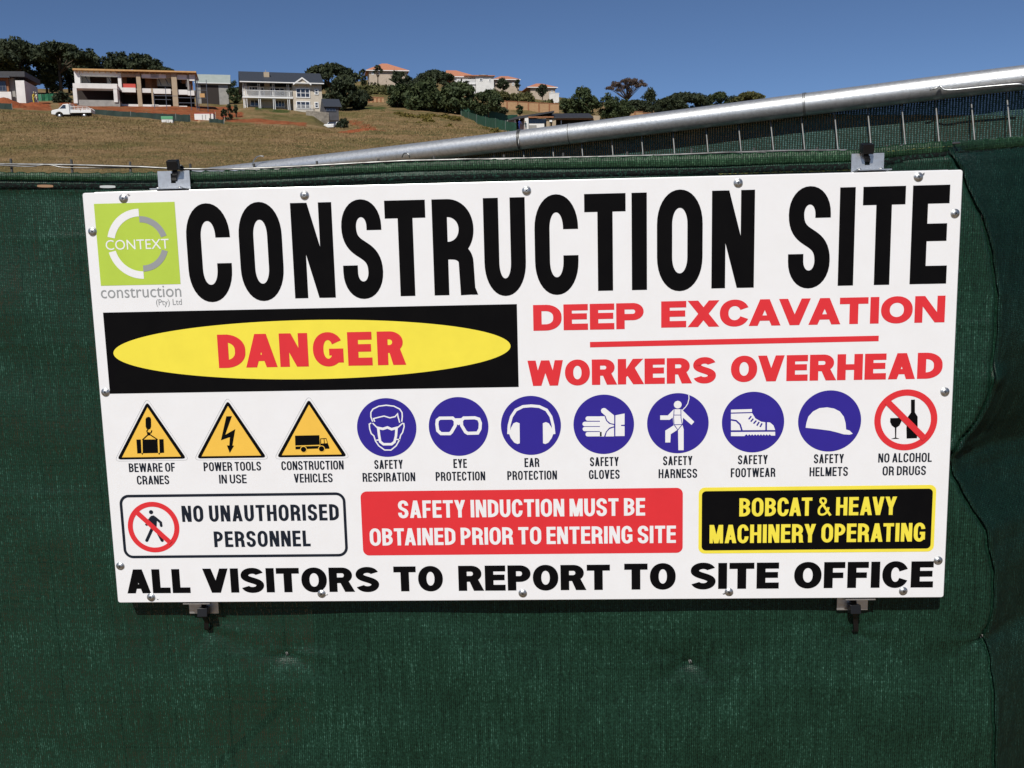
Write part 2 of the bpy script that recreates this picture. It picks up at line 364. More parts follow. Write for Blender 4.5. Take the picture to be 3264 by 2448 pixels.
def font_text(txt, x0, x1, v0, v1, level, m, parent, bold=0.0):
    c = bpy.data.curves.new('lettering', 'FONT'); c.body = txt; c.offset = bold; c.resolution_u = 4
    t = bpy.data.objects.new('lettering', c); col.objects.link(t); bpy.context.view_layer.update()
    me = bpy.data.meshes.new_from_object(t); bpy.data.objects.remove(t)
    co = np.empty(len(me.vertices) * 3); me.vertices.foreach_get('co', co); co = co.reshape(-1, 3)
    a, b = co.min(0), co.max(0)
    u = x0 + (co[:, 0] - a[0]) / (b[0] - a[0]) * (x1 - x0); v = v0 + (co[:, 1] - a[1]) / (b[1] - a[1]) * (v1 - v0)
    co = np.stack([u / 1000, np.full(len(u), -level / 1000), v / 1000], 1)
    me.vertices.foreach_set('co', co.ravel()); me.update(); me.materials.clear(); me.materials.append(m)
    o = bpy.data.objects.new('lettering', me); col.objects.link(o); o.parent = parent
    return o
font_text('CONTEXT', -572.6, -482.6, 218.8, 232.6, L2, M['white'], lg, 0.0)
sp(font_text('construction', -585.6, -470.4, 151.6, 167.8, L1, M['grey'], sign))['label'] = 'small grey word construction under the logo'
sp(font_text('(Pty) Ltd', -507.3, -470.6, 137.6, 148.9, L1, M['grey'], sign))['label'] = 'small grey (Pty) Ltd under the logo'

# danger panel
dp = sp(Print(L1).poly([(-584.8, 15.4), (1.1, 15.4), (1.1, 131.6), (-584.8, 131.6)]).build('danger_panel', M['black'], sign)); dp['label'] = 'black rectangle around a yellow ellipse with the red word DANGER'
Print(L2).poly([(-291.8 + 282.8 * math.cos(2 * math.pi * i / 128), 73.4 + 41.9 * math.sin(2 * math.pi * i / 128)) for i in range(128)]).build('ellipse', M['yellow'], dp)
dl = Print(L3)
dl.glyphs([(c, a, (b - a) / 47.5) for c, a, b in (('D', -423.5, -384.3), ('A', -384.4, -339.4), ('N', -335.3, -294.8), ('G', -287.7, -244.6), ('E', -238.3, -203.8), ('R', -196.4, -158.2))], 49.7, 97.2, DANG)
dl.build('lettering', M['red'], dp)
# red warnings
for wd_ in (('DEEP', 23.4, 175.9, 94.0, 129.8), ('EXCAVATION', 200, 584.2, 94.9, 131.2), ('WORKERS', 14.1, 275.9, 16.5, 52.3), ('OVERHEAD', 296.2, 584.2, 17.4, 53.5)):
    sp(Print(L1).text(*wd_, WIDE).build('lettering', M['red'], sign))['label'] = 'red word ' + wd_[0]
sp(Print(L1).poly([(101.6, 69.4), (496.6, 70.6), (496.6, 78.2), (101.6, 77)]).build('underline', M['red'], sign))
# bottom line
for t, a, b in (('ALL', -584.2, -489.2), ('VISITORS', -469.6, -208.7), ('TO', -187.3, -115.4), ('REPORT', -92.7, 126.6), ('TO', 147.1, 220.7), ('SITE', 241.8, 367.3), ('OFFICE', 388.8, 584)): sp(Print(L1).text(t, a, b, -283.4 + (a + 584) * 0.0007, -246.6 + (a + 584) * 0.003 if a < 0 else -244.0, BOTT).build('lettering', M['black'], sign))['label'] = 'black word ' + t + ' of the bottom line'

SYM = {'crane':[(0,'black',[('p',[(-535.7,-22.0),(-534.1,-19.8),(-531.3,-18.8),(-528.7,-19.7),(-527.7,-22.1),(-528.4,-33.2),(-530.0,-36.5),(-532.8,-37.5),(-535.5,-36.1),(-536.4,-33.0)]),('s',[(-533.1,-36.8),(-535.2,-39.5),(-534.6,-42.3),(-532.0,-43.3),(-529.1,-42.0),(-527.8,-38.6)],1.62),('o',[(-532.7,-43.7)],2.43),('s',[(-533.4,-44.5),(-542.9,-52.6)],1.62),('s',[(-531.7,-44.5),(-520.4,-52.4)],1.62),('p',[(-542.6,-52.0),(-520.7,-52.0),(-521.3,-72.0),(-543.9,-72.2)]),('p',[(-551.6,-51.9),(-545.1,-51.8),(-545.7,-72.2),(-551.9,-72.3)]),('p',[(-518.0,-51.9),(-511.8,-51.8),(-512.4,-71.8),(-518.9,-72.2)]),('p',[(-545.5,-71.9),(-543.5,-71.9),(-544.0,-74.1),(-545.2,-74.1)]),('p',[(-520.9,-71.9),(-518.7,-71.9),(-519.0,-74.1),(-520.6,-74.1)])])],'bolt':[(0,'black',[('p',[(-417.9,-19.9),(-409.8,-19.7),(-421.4,-47.0),(-423.8,-51.7),(-428.1,-54.7)]),('p',[(-423.5,-48.0),(-406.2,-38.7),(-408.7,-48.2),(-428.1,-54.7)]),('p',[(-414.2,-45.1),(-406.2,-38.7),(-412.2,-63.8),(-416.5,-63.7)]),('p',[(-419.9,-62.3),(-409.6,-62.8),(-416.5,-73.5)])])],'truck':[(0,'black',[('p',[(-320.3,-49.5),(-285.2,-49.3),(-285.1,-63.2),(-320.7,-63.9)]),('p',[(-320.6,-65.4),(-284.7,-64.9),(-284.9,-68.7),(-320.6,-69.5)]),('p',[(-284.1,-54.1),(-275.2,-53.7),(-273.3,-62.0),(-271.7,-66.8),(-271.6,-69.2),(-284.8,-69.3)])]),(1,'amber',[('p',[(-283.0,-55.3),(-279.1,-55.2),(-279.0,-61.3),(-283.0,-61.6)]),('p',[(-278.0,-55.2),(-275.8,-54.9),(-274.2,-61.0),(-277.8,-61.3)]),('o',[(-309.0,-69.7)],4.86),('o',[(-282.9,-69.2)],4.86)]),(2,'black',[('o',[(-309.0,-69.7)],3.88),('o',[(-282.9,-69.2)],3.88)])],'mask':[(0,'white',[('s',[(-207.7,-30.9),(-209.9,-23.7),(-209.6,-17.5),(-206.4,-12.8),(-197.9,-8.8),(-187.1,-7.6),(-176.3,-9.1),(-168.2,-13.4),(-165.1,-18.5),(-165.0,-24.4),(-166.0,-31.6)],1.78),('s',[(-204.7,-31.0),(-206.2,-26.6),(-198.6,-24.7),(-191.0,-23.1),(-182.8,-25.8),(-175.3,-24.2),(-171.5,-20.1),(-171.1,-24.3),(-169.0,-33.0)],1.78),('s',[(-209.8,-32.9),(-212.7,-34.5),(-212.3,-41.3),(-210.5,-48.1),(-206.8,-51.5),(-204.8,-59.1),(-200.4,-66.0),(-192.3,-72.3),(-183.1,-72.5),(-175.4,-66.3),(-170.4,-57.9),(-168.4,-51.2),(-165.4,-47.0),(-162.9,-38.7),(-163.2,-34.5),(-165.7,-33.9)],1.78),('c',[(-200.1,-40.1),(-193.5,-41.6),(-186.8,-39.6),(-181.0,-42.3),(-173.8,-40.5),(-175.1,-52.0),(-177.6,-60.7),(-181.9,-64.0),(-193.6,-63.9),(-198.1,-60.1),(-199.4,-49.9)],3.56),('s',[(-207.8,-32.9),(-200.2,-41.1)],1.78),('s',[(-165.7,-34.4),(-173.8,-41.5)],1.78),('s',[(-203.7,-57.8),(-198.0,-57.5)],1.78),('s',[(-176.3,-57.0),(-169.7,-57.4)],1.78)])],'goggles':[(0,'white',[('c',[(-111.6,-27.4),(-93.4,-27.5),(-89.7,-31.4),(-89.9,-38.1),(-95.7,-47.7),(-98.2,-49.9),(-110.7,-49.7),(-115.2,-45.3),(-116.2,-36.0),(-115.3,-30.3)],4.53),('c',[(-77.7,-27.7),(-62.0,-27.6),(-56.3,-29.6),(-54.3,-35.3),(-55.0,-43.6),(-58.5,-49.6),(-72.6,-49.8),(-75.8,-47.7),(-81.0,-38.2),(-81.1,-31.2)],4.53),('p',[(-91.2,-28.0),(-79.0,-27.9),(-79.6,-34.9),(-85.3,-37.8),(-91.1,-35.0)])])],'muffs':[(0,'white',[('s',[(-14.7,-51.8),(-13.7,-39.2),(-10.1,-26.8),(-3.7,-17.4),(6.6,-12.5),(18.1,-11.7),(29.5,-12.9),(39.6,-18.0),(45.6,-27.6),(48.4,-40.2),(49.5,-52.7)],4.05),('p',[(1.2,-36.4),(0.9,-65.3),(-2.5,-66.2),(-6.9,-64.2),(-11.7,-57.7),(-13.7,-51.8),(-11.1,-42.6),(-7.4,-36.3),(-3.1,-34.7)]),('p',[(34.0,-36.9),(33.8,-65.7),(37.1,-66.8),(41.4,-64.8),(46.1,-58.5),(48.5,-52.7),(46.4,-43.5),(42.5,-37.1),(38.3,-35.3)])])],'glove':[(0,'white',[('s',[(97.3,-31.2),(116.8,-31.5)],6.36),('s',[(93.0,-38.8),(116.7,-39.1)],6.36),('s',[(93.0,-46.1),(116.7,-46.4)],6.12),('s',[(97.1,-53.6),(116.6,-53.7)],6.36),('o',[(97.3,-31.2)],3.18),('o',[(93.0,-38.8)],3.18),('o',[(93.0,-46.1)],3.06),('o',[(97.1,-53.6)],3.18),('p',[(114.4,-28.1),(120.8,-28.1),(122.7,-34.3),(127.2,-39.2),(134.0,-40.9),(134.0,-42.8),(127.2,-44.7),(122.3,-50.7),(120.0,-57.2),(114.1,-57.1)]),('p',[(119.7,-16.4),(122.1,-16.9),(134.3,-27.2),(134.3,-39.3),(129.1,-38.2),(124.4,-34.1),(122.3,-27.8),(116.6,-22.7),(115.8,-19.8),(117.2,-17.3)]),('p',[(134.0,-44.5),(134.1,-57.2),(122.0,-57.2),(123.8,-51.0),(128.0,-46.5)]),('p',[(136.1,-27.1),(148.9,-24.7),(148.8,-40.7),(143.8,-40.9),(143.8,-42.4),(148.8,-42.8),(148.7,-56.9),(135.8,-56.9)])])],'harness':[(0,'white',[('o',[(223.0,-13.3)],5.39),('p',[(217.5,-19.7),(228.5,-19.9),(230.4,-32.2),(229.6,-42.0),(223.1,-49.7),(217.3,-42.3),(216.1,-32.0)]),('p',[(217.5,-19.7),(216.1,-31.4),(211.7,-34.7),(198.6,-34.5),(198.6,-28.2),(209.2,-28.4)]),('p',[(228.8,-20.4),(246.0,-38.1),(242.1,-42.4),(230.0,-31.6)]),('p',[(217.3,-42.7),(222.7,-49.1),(213.3,-55.2),(212.7,-67.1),(205.7,-67.0),(205.7,-50.0)]),('p',[(223.5,-49.9),(229.6,-42.2),(231.3,-48.5),(231.4,-78.5),(224.0,-78.4)]),('s',[(238.2,0.1),(238.6,-4.9),(236.8,-12.3),(233.7,-17.0),(229.5,-21.2)],1.22)]),(1,'blue',[('s',[(217.9,-19.8),(217.3,-32.0),(217.9,-41.4),(223.1,-49.4),(229.2,-41.6),(227.6,-32.2),(227.3,-19.9)],0.98),('s',[(217.9,-28.0),(227.3,-28.1)],0.86),('s',[(218.3,-41.8),(229.0,-41.6)],0.98)])],'boot':[(0,'white',[('p',[(296.8,-21.6),(325.7,-21.2),(325.8,-25.4),(296.8,-25.7)]),('p',[(296.8,-27.4),(326.1,-27.0),(330.7,-34.5),(338.8,-39.3),(344.5,-40.2),(344.6,-51.3),(297.1,-50.9)]),('p',[(346.9,-40.2),(350.9,-40.6),(355.8,-44.8),(358.3,-51.5),(347.0,-51.3)]),('p',[(297.1,-53.5),(358.3,-53.9),(358.4,-59.4),(353.6,-59.3),(352.8,-59.3),(350.8,-57.3),(348.8,-59.3),(346.7,-57.3),(344.7,-59.2),(342.7,-57.2),(340.7,-59.2),(338.7,-57.1),(336.7,-59.1),(334.7,-57.1),(332.7,-59.0),(330.6,-57.0),(328.6,-59.0),(326.6,-57.0),(324.6,-58.9),(322.6,-56.9),(320.6,-58.9),(318.5,-56.8),(315.7,-59.5),(297.2,-59.2)])]),(1,'blue',[('s',[(296.9,-36.0),(304.2,-37.4),(309.6,-42.8),(312.2,-51.1)],2.27),('s',[(324.9,-31.1),(321.4,-35.7)],2.1),('s',[(327.8,-34.8),(324.3,-39.0)],2.1),('s',[(332.0,-37.5),(328.2,-41.9)],2.1),('s',[(335.9,-39.6),(332.8,-44.8)],2.1),('s',[(340.0,-41.6),(337.3,-46.8)],2.1)])],'helmet':[(0,'white',[('p',[(400.3,-48.8),(401.1,-42.2),(403.6,-33.2),(409.9,-25.9),(418.5,-21.4),(428.9,-20.4),(438.5,-22.2),(446.6,-26.4),(452.3,-33.9),(455.0,-43.0),(456.0,-52.1),(460.9,-53.8),(465.3,-58.3),(461.0,-59.6),(453.0,-59.0),(443.4,-56.0),(433.7,-53.4),(417.6,-51.0)])])],'alcohol':[(0,'black',[('p',[(543.3,-11.6),(548.7,-11.4),(549.4,-29.7),(544.0,-29.9)]),('p',[(544.0,-29.6),(549.4,-29.5),(553.3,-35.5),(553.9,-51.1),(553.6,-65.9),(539.4,-66.2),(538.5,-50.9),(540.1,-35.3)]),('p',[(516.1,-37.0),(531.1,-36.8),(531.5,-41.7),(529.1,-47.4),(525.3,-50.3),(522.1,-50.3),(518.3,-47.3),(515.9,-42.3)]),('p',[(522.7,-50.0),(524.9,-50.0),(525.1,-64.8),(523.6,-64.8)]),('p',[(517.9,-66.5),(523.4,-64.6),(525.0,-64.7),(529.8,-66.4)])])],'walker':[(0,'navy',[('o',[(-538.9,-160.0)],3.08),('p',[(-542.5,-168.5),(-539.0,-165.4),(-535.3,-164.9),(-532.1,-167.4),(-531.4,-173.9),(-532.3,-181.4),(-540.3,-184.0),(-541.3,-176.9)]),('s',[(-533.9,-168.3),(-525.8,-175.7),(-525.4,-181.0)],3.88),('o',[(-525.4,-180.6)],1.94),('s',[(-541.5,-170.3),(-548.1,-180.0)],3.56),('s',[(-537.5,-181.4),(-548.8,-202.9)],4.53),('s',[(-535.4,-181.4),(-525.7,-203.1)],4.53),('o',[(-548.8,-202.6)],2.27),('o',[(-525.7,-202.8)],2.27)])]}
def flat(level, items, name, m, parent):
    p = Print(level)
    for it in items:
        if it[0] == 'p': p.poly(it[1])
        elif it[0] == 's': p.line(it[1], it[2])
        elif it[0] == 'c': p.line(it[1], it[2], True)
        elif it[0] == 'o': p.poly(circ(it[1][0][0], it[1][0][1], it[2], 28))
    return p.build(name, m, parent)
def caption(parent, l1, l2):
    Print(L1).text(l1[0], l1[1], l1[2], -99.9, -86.9, CAPT).build('lettering', M['navy'], parent)
    return Print(L1).text(l2[0], l2[1], l2[2], -118.5, -105.5, CAPT).build('lettering', M['navy'], parent)
def rtri(cx, top, base, hw, r):
    A, B, C = Vector((cx - hw, base)), Vector((cx + hw, base)), Vector((cx, top)); out = []
    for P, Q, R in ((A, C, B), (B, A, C), (C, B, A)):
        q = P + (Q - P).normalized() * r; s_ = P + (R - P).normalized() * r
        for i in range(6):
            t = i / 5; out.append(tuple(q * (1 - t) ** 2 + P * 2 * t * (1 - t) + s_ * t * t))
    return out
for cx, key, l1, l2, lab in ((-531.6, 'crane', ('BEWARE OF', -566.3, -498.5), ('CRANES', -556, -508.5), 'triangle with a crane hook and load'), (-414.6, 'bolt', ('POWER TOOLS', -456.3, -372.5), ('IN USE', -434.9, -394.7), 'triangle with a lightning bolt'), (-297.7, 'truck', ('CONSTRUCTION', -342.8, -252.5), ('VEHICLES', -325.6, -269.4), 'triangle with a lorry')):
    t = sp(Print(L1).poly(rtri(cx, 3.2, -81.0, 51.0, 6)).build('warning_triangle', M['black'], sign)); t['label'] = 'amber ' + lab
    Print(L1 - .1).line(rtri(cx, 8.4, -83.4, 55.2, 8), 0.35, True).build('outline', M['grey'], t)
    Print(L2).poly([(cx - 43.4, -77.9), (cx + 43.4, -77.9), (cx, -5.0)]).build('field', M['amber'], t)
    for lv, ck, its in SYM[key]: flat(L3 + lv * 0.12, its, 'symbol', M[ck], t)
    caption(t, l1, l2)
for cx, r, key, l1, l2, lab in ((-188, 42.5, 'mask', ('SAFETY', -208.1, -167), ('RESPIRATION', -225.9, -150), 'face wearing a breathing mask'), (-85.4, 42.4, 'goggles', ('EYE', -94.5, -75.3), ('PROTECTION', -120.5, -49.6), 'pair of goggles'), (17.1, 42.4, 'muffs', ('EAR', 6.9, 28), ('PROTECTION', -18, 52.7), 'pair of ear muffs'), (119.6, 42.5, 'glove', ('SAFETY', 99.7, 140.3), ('GLOVES', 98, 141.5), 'gloved hand'), (223.2, 42.9, 'harness', ('SAFETY', 202.6, 243.8), ('HARNESS', 196.3, 250.5), 'figure in a harness'), (327.5, 43.1, 'boot', ('SAFETY', 307.3, 348.8), ('FOOTWEAR', 297.5, 359.7), 'laced boot'), (433, 43.3, 'helmet', ('SAFETY', 412.7, 454.2), ('HELMETS', 407.1, 460.3), 'hard hat')):
    d = sp(Print(L1).poly(circ(cx, -39.9, r)).build('safety_disc', M['blue'], sign)); d['label'] = 'round blue disc with a white ' + lab
    for lv, ck, its in SYM[key]: flat(L2 + lv * 0.12, its, 'symbol', M[ck], d)
    caption(d, l1, l2)
def prohibition(cx, cy, r, th, key, parent, place):
    d = Print(L1).line(circ(cx, cy, r - th / 2, 72), th, True).build('prohibition_disc', M['red'], parent)
    if place: sp(d)
    for lv, ck, its in SYM[key]: flat(L1 + lv * 0.1, its, 'symbol', M[ck], d)
    q = (r - th * 0.6) * 0.7071; Print(L4).line([(cx - q, cy + q), (cx + q, cy - q)], th * 0.98).build('bar', M['red'], d)
    return d
d = prohibition(537.3, -40, 43, 8.8, 'alcohol', sign, True); d['label'] = 'red prohibition ring over a bottle and glass'
caption(d, ('NO ALCOHOL', 501.5, 575), ('OR DRUGS', 508, 567.7))
# notices
b = sp(Print(L1).line(rrect(-582.6, -227.6, -254.3, -135.6, 12), 4.0, True).build('notice', M['navy'], sign)); b['label'] = 'white box with dark border reading NO UNAUTHORISED PERSONNEL'
prohibition(-537, -182.7, 38.2, 7.4, 'walker', b, False)
Print(L1).text('NO UNAUTHORISED', -493.6, -263, -175.2, -151, NOTB).build('lettering', M['navy'], b)
Print(L1).text('PERSONNEL', -448.7, -306.6, -213.8, -190, NOTB).build('lettering', M['navy'], b)
b = sp(Print(L1).poly(rrect(-230.2, -228.4, 230.5, -132.8, 9)).build('notice', M['red'], sign)); b['label'] = 'red box about safety induction'
Print(L2).text('SAFETY INDUCTION MUST BE', -176.5, 177.2, -172.8, -147, NOTI).build('lettering', M['white'], b)
Print(L2).text('OBTAINED PRIOR TO ENTERING SITE', -219.5, 220.8, -213.6, -188, NOTI).build('lettering', M['white'], b)
b = sp(Print(L1).poly(rrect(252.8, -229.8, 583, -132.9, 9)).build('notice', M['yellow'], sign)); b['label'] = 'black box with yellow border about heavy machinery'
Print(L2).poly(rrect(257.3, -225.2, 578.3, -138.2, 6)).build('field', M['black'], b)
Print(L3).text('BOBCAT & HEAVY', 310, 529.2, -175.5, -149, NOTI).build('lettering', M['yellow'], b)
Print(L3).text('MACHINERY OPERATING', 268.4, 569.8, -214.6, -187.6, NOTI).build('lettering', M['yellow'], b)

# screws, all copies of one
SCREWS = [(-541.9, 289.3), (-287.9, 287.2), (17.7, 285.7), (303.1, 288.6), (541.6, 290.2), (-589.5, 245), (592, 240.9), (-591, 17.8), (588.8, -1), (-591.5, -241.3), (589.8, -243), (-549.3, -289.3), (-294.5, -286), (0.2, -287.3), (296.6, -287.4), (542.8, -287.8)]
sm = MB().lathe([(.0062, 0), (.0062, .0006), (.0056, .0011), (.0045, .0012), (.0043, .0017), (.0037, .0022), (.0024, .0026), (.0006, .0027)], 24)
s0 = sm.build('screw', M['zinc'], sign, True)
x0_ = MB().box(-.0019, -.00285, -.00045, .0019, -.0022, .00045).box(-.00045, -.0028, -.0019, .00045, -.00222, .0019).build('recess_shade', M['plastic'], s0)  # raised black cross paints the shade inside the drive slots
for i, (u, v) in enumerate(SCREWS):
    if i == 0: s, rc = s0, x0_
    else:
        s = s0.copy(); col.objects.link(s); rc = x0_.copy(); col.objects.link(rc); rc.parent = s
    s.location = (u / 1000, -.0002, v / 1000 + SH / 2); s.rotation_euler = (random.uniform(-.09, .09), random.uniform(0, 1.5), random.uniform(-.09, .09))
# swarf curls beside some screws
for u, v, a in ((-541.2 + 6, 294, 20), (547, 293.5, 40), (-541.5, -291, -20), (-288.5, -286.5, 10), (290.5, -289, 190)):
    q = MB().tube([(u / 1000 + .001 * t * math.cos(math.radians(a)), -.0012 - .0006 * math.sin(t), v / 1000 + .001 * t * math.sin(math.radians(a))) for t in (0, 1, 2, 3.2)], .0007, 5, taper=[1, .9, .7, .2])
    sp(q.build('swarf', M['zinc'], sign))
# brackets: an angle with two rivets and a slotted plate
def bracket(x0, x1, z_in, z_out, xs, fx0, fx1):
    zc = (z_in + z_out) / 2; up = 1 if z_out > z_in else -1
    b_ = MB(); hw = .0034; y0, y1 = .0268, .0284
    za, zb = sorted((z_in, z_out)); k = z_out - up * .0005
    zs0 = z_in + up * abs(z_out - z_in) * .36          # slot end
    # plate around a slot open towards z_out side: left, right, base
    b_.box(x0, y0, za, xs - hw, y1, zb); b_.box(xs + hw, y0, za, x1, y1, zb)
    lo, hi = sorted((z_in, zs0)); b_.box(xs - hw, y0, lo, xs + hw, y1, hi)
    lo, hi = sorted((z_out - up * .0035, z_out)); b_.box(xs - hw, y0, lo, xs + hw, y1, hi)
    br = b_.build('bracket', M['alu'], sign); sp(br)
    lo, hi = sorted((z_in, z_in - up * -.0014))
    MB().box(fx0, -.001 if up > 0 else .002, lo, fx1, y0 - .0002, hi).build('flange', M['alu'], br)
    for rx_ in (x0 + .006, x1 - .009):
        MB().lathe([(.0035, 0), (.0034, .0012), (.002, .0022), (.0005, .0025)] if up > 0 else [(.0035, 0), (.0034, -.0012), (.002, -.0022), (.0005, -.0025)], 12, (rx_, .012, hi if up > 0 else lo), 'z').build('rivet', M['zinc'], br, True)
    return br
def px_sign(px, py, y): 
    p_ = at(px, py, y); return p_[0], p_[2] - SZ
def brk(px0, px1, py_out, py_in, pxs, f0, f1):
    a = px_sign(px0, py_out, .0275); b_ = px_sign(px1, py_out, .0275); c = px_sign(pxs, (py_in + py_out) / 2, .0275)
    zi = math.copysign(SH / 2 + .0024, a[1]); fa = px_sign(f0, py_in, .01)[0]; fb = px_sign(f1, py_in, .01)[0]
    return bracket(a[0], b_[0], zi, a[1], c[0], fa, fb)
brk(502, 604, 546, 599, 553, 487, 590)
brk(2714, 2818, 490, 541, 2764, 2730, 2834)
brk(605, 698, 1955, 1922, 650, 590, 675)
brk(2667, 2765, 1944, 1906, 2722, 2690, 2785)
# ---------------------------------------------------------------- the green shade netting
def net_mat(name, holes, tint=(1, 1, 1), streaky=1.0, weave=1.0, pitch=1.0):
    m = bpy.data.materials.new(name); m.use_nodes = True; n = m.node_tree.nodes; l = m.node_tree.links; p = n['Principled BSDF']
    tc = n.new('ShaderNodeTexCoord')
    sep = n.new('ShaderNodeSeparateXYZ'); l.new(tc.outputs['Object'], sep.inputs[0])
    def math_(op, a, b=None):
        q = n.new('ShaderNodeMath'); q.operation = op
        for i, v in ((0, a), (1, b)):
            if v is None: continue
            if isinstance(v, (int, float)): q.inputs[i].default_value = v
            else: l.new(v, q.inputs[i])
        return q.outputs[0]
    def noise(scale, detail, sxyz=(1, 1, 1), rough=0.6):
        mp = n.new('ShaderNodeMapping'); l.new(tc.outputs['Object'], mp.inputs[0]); mp.inputs['Scale'].default_value = sxyz
        t = n.new('ShaderNodeTexNoise'); t.inputs['Scale'].default_value = scale; t.inputs['Detail'].default_value = detail; t.inputs['Roughness'].default_value = rough
        l.new(mp.outputs[0], t.inputs['Vector']); return t.outputs[0]
    wob = math_('MULTIPLY', noise(14, 2), 5.0)
    warp = math_('SINE', math_('ADD', math_('MULTIPLY', sep.outputs[0], 2 * math.pi / (.0031 * pitch)), wob))
    weft = math_('SINE', math_('ADD', math_('MULTIPLY', sep.outputs[2], 2 * math.pi / (.0023 * pitch)), wob))
    grain = noise(430, 2, (1, 1, .55)); streak = noise(240, 3, (1, 1, .045), .75); streak2 = noise(190, 2, (.02, 1, 1), .7); blot = noise(7, 4)
    wv = math_('ADD', math_('MULTIPLY', warp, .15 * weave), math_('MULTIPLY', weft, .07 * weave))
    h = math_('ADD', math_('ADD', wv, math_('MULTIPLY', math_('SUBTRACT', grain, .5), 1.15)), math_('ADD', math_('MULTIPLY', math_('SUBTRACT', streak, .5), .80 * streaky), math_('MULTIPLY', math_('SUBTRACT', streak2, .5), .22 * streaky)))
    h2 = math_('ADD', math_('ADD', h, .47), math_('MULTIPLY', math_('SUBTRACT', blot, .5), .55))
    cr = n.new('ShaderNodeValToRGB'); e = cr.color_ramp
    e.elements[0].position = .05; e.elements[0].color = (.0026 * tint[0], .0098 * tint[1], .0060 * tint[2], 1)
    e.elements[1].position = 1.0; e.elements[1].color = (.070 * tint[0], .165 * tint[1], .125 * tint[2], 1)  # the brightest stop paints small glints into the thread colour
    k = e.elements.new(.48); k.color = (.0070 * tint[0], .0285 * tint[1], .0165 * tint[2], 1)
    k = e.elements.new(.74); k.color = (.0128 * tint[0], .0485 * tint[1], .0300 * tint[2], 1)
    l.new(h2, cr.inputs[0]); l.new(cr.outputs[0], p.inputs['Base Color'])
    p.inputs['Roughness'].default_value = .42; p.inputs['Specular IOR Level'].default_value = .2
    b = n.new('ShaderNodeBump'); b.inputs['Strength'].default_value = .55; b.inputs['Distance'].default_value = .0011
    l.new(h, b.inputs['Height']); l.new(b.outputs[0], p.inputs['Normal'])
    # open stitches of the knitted net let a little of what is behind show through
    tr = n.new('ShaderNodeBsdfTransparent'); mx = n.new('ShaderNodeMixShader'); out = n['Material Output']
    r = n.new('ShaderNodeMapRange'); r.inputs[1].default_value = .36; r.inputs[2].default_value = .10; r.inputs[3].default_value = 0; r.inputs[4].default_value = holes
    l.new(h2, r.inputs[0]); l.new(r.outputs[0], mx.inputs[0]); l.new(p.outputs[0], mx.inputs[1]); l.new(tr.outputs[0], mx.inputs[2]); l.new(mx.outputs[0], out.inputs[0])
    return m
M['net'] = net_mat('green shade net', .13)
M['netthin'] = net_mat('single layer green shade net', .13, (1.25, 1, 1.25), .25, 2.4, 1.45)
M['netshaded'] = net_mat('shade-darkened green net', .05, (.55, .60, .66), .6, 1.3, 1.1)  # same green net, darkened in colour to stand for shade
M['nethem'] = net_mat('folded green net hem', .04, (1.5, 1.2, .9), .6, 1.3, 1.05)

HEMPX = [(-420, 562), (0, 554), (300, 557), (500, 555), (700, 551), (900, 543), (1000, 537), (1300, 523), (1600, 515), (1900, 508), (2300, 499), (2500, 492), (2640, 489), (2760, 484), (2820, 475), (2900, 467), (3037, 456), (3120, 449), (3264, 438), (3700, 413)]
HX = []; HZ = []
for a, b in HEMPX:
    q = at(a, b, float(np.interp(a, [3022, 3120, 3264, 3700], [.032, .070, .150, .25]))); HX.append(q[0]); HZ.append(q[2])
CREASE = [(3022, 462), (3040, 505), (3072, 545), (3085, 585), (3112, 655), (3140, 705), (3155, 760), (3168, 830), (3180, 890), (3184, 950), (3182, 1050), (3170, 1130), (3160, 1220), (3152, 1270), (3120, 1340), (3065, 1405), (3028, 1450), (3040, 1515), (3075, 1580), (3112, 1645), (3145, 1695), (3155, 1760), (3170, 1830), (3172, 1900), (3160, 1990), (3142, 2042), (3160, 2100), (3170, 2200), (3174, 2448), (3180, 2700)]
cz = []; cxx = []
for a, b in CREASE:
    q = at(a, b, .034); cz.append(q[2]); cxx.append(q[0])
cz, cxx = np.array(cz)[::-1], np.array(cxx)[::-1]
PINCH = []
for a, b in ((910, 2083), (2199, 2111), (3140, 2038)):
    q = at(a, b, .036); PINCH.append((q[0], q[2]))
TIES = []
for a, b in ((661, 2012), (2728, 2016)):
    q = at(a, b, .034); TIES.append((q[0], q[2]))
_ph = RNG.uniform(0, 6.28, 16); _dr = RNG.uniform(0, math.pi, 16); _wl = RNG.uniform(.12, .55, 16)
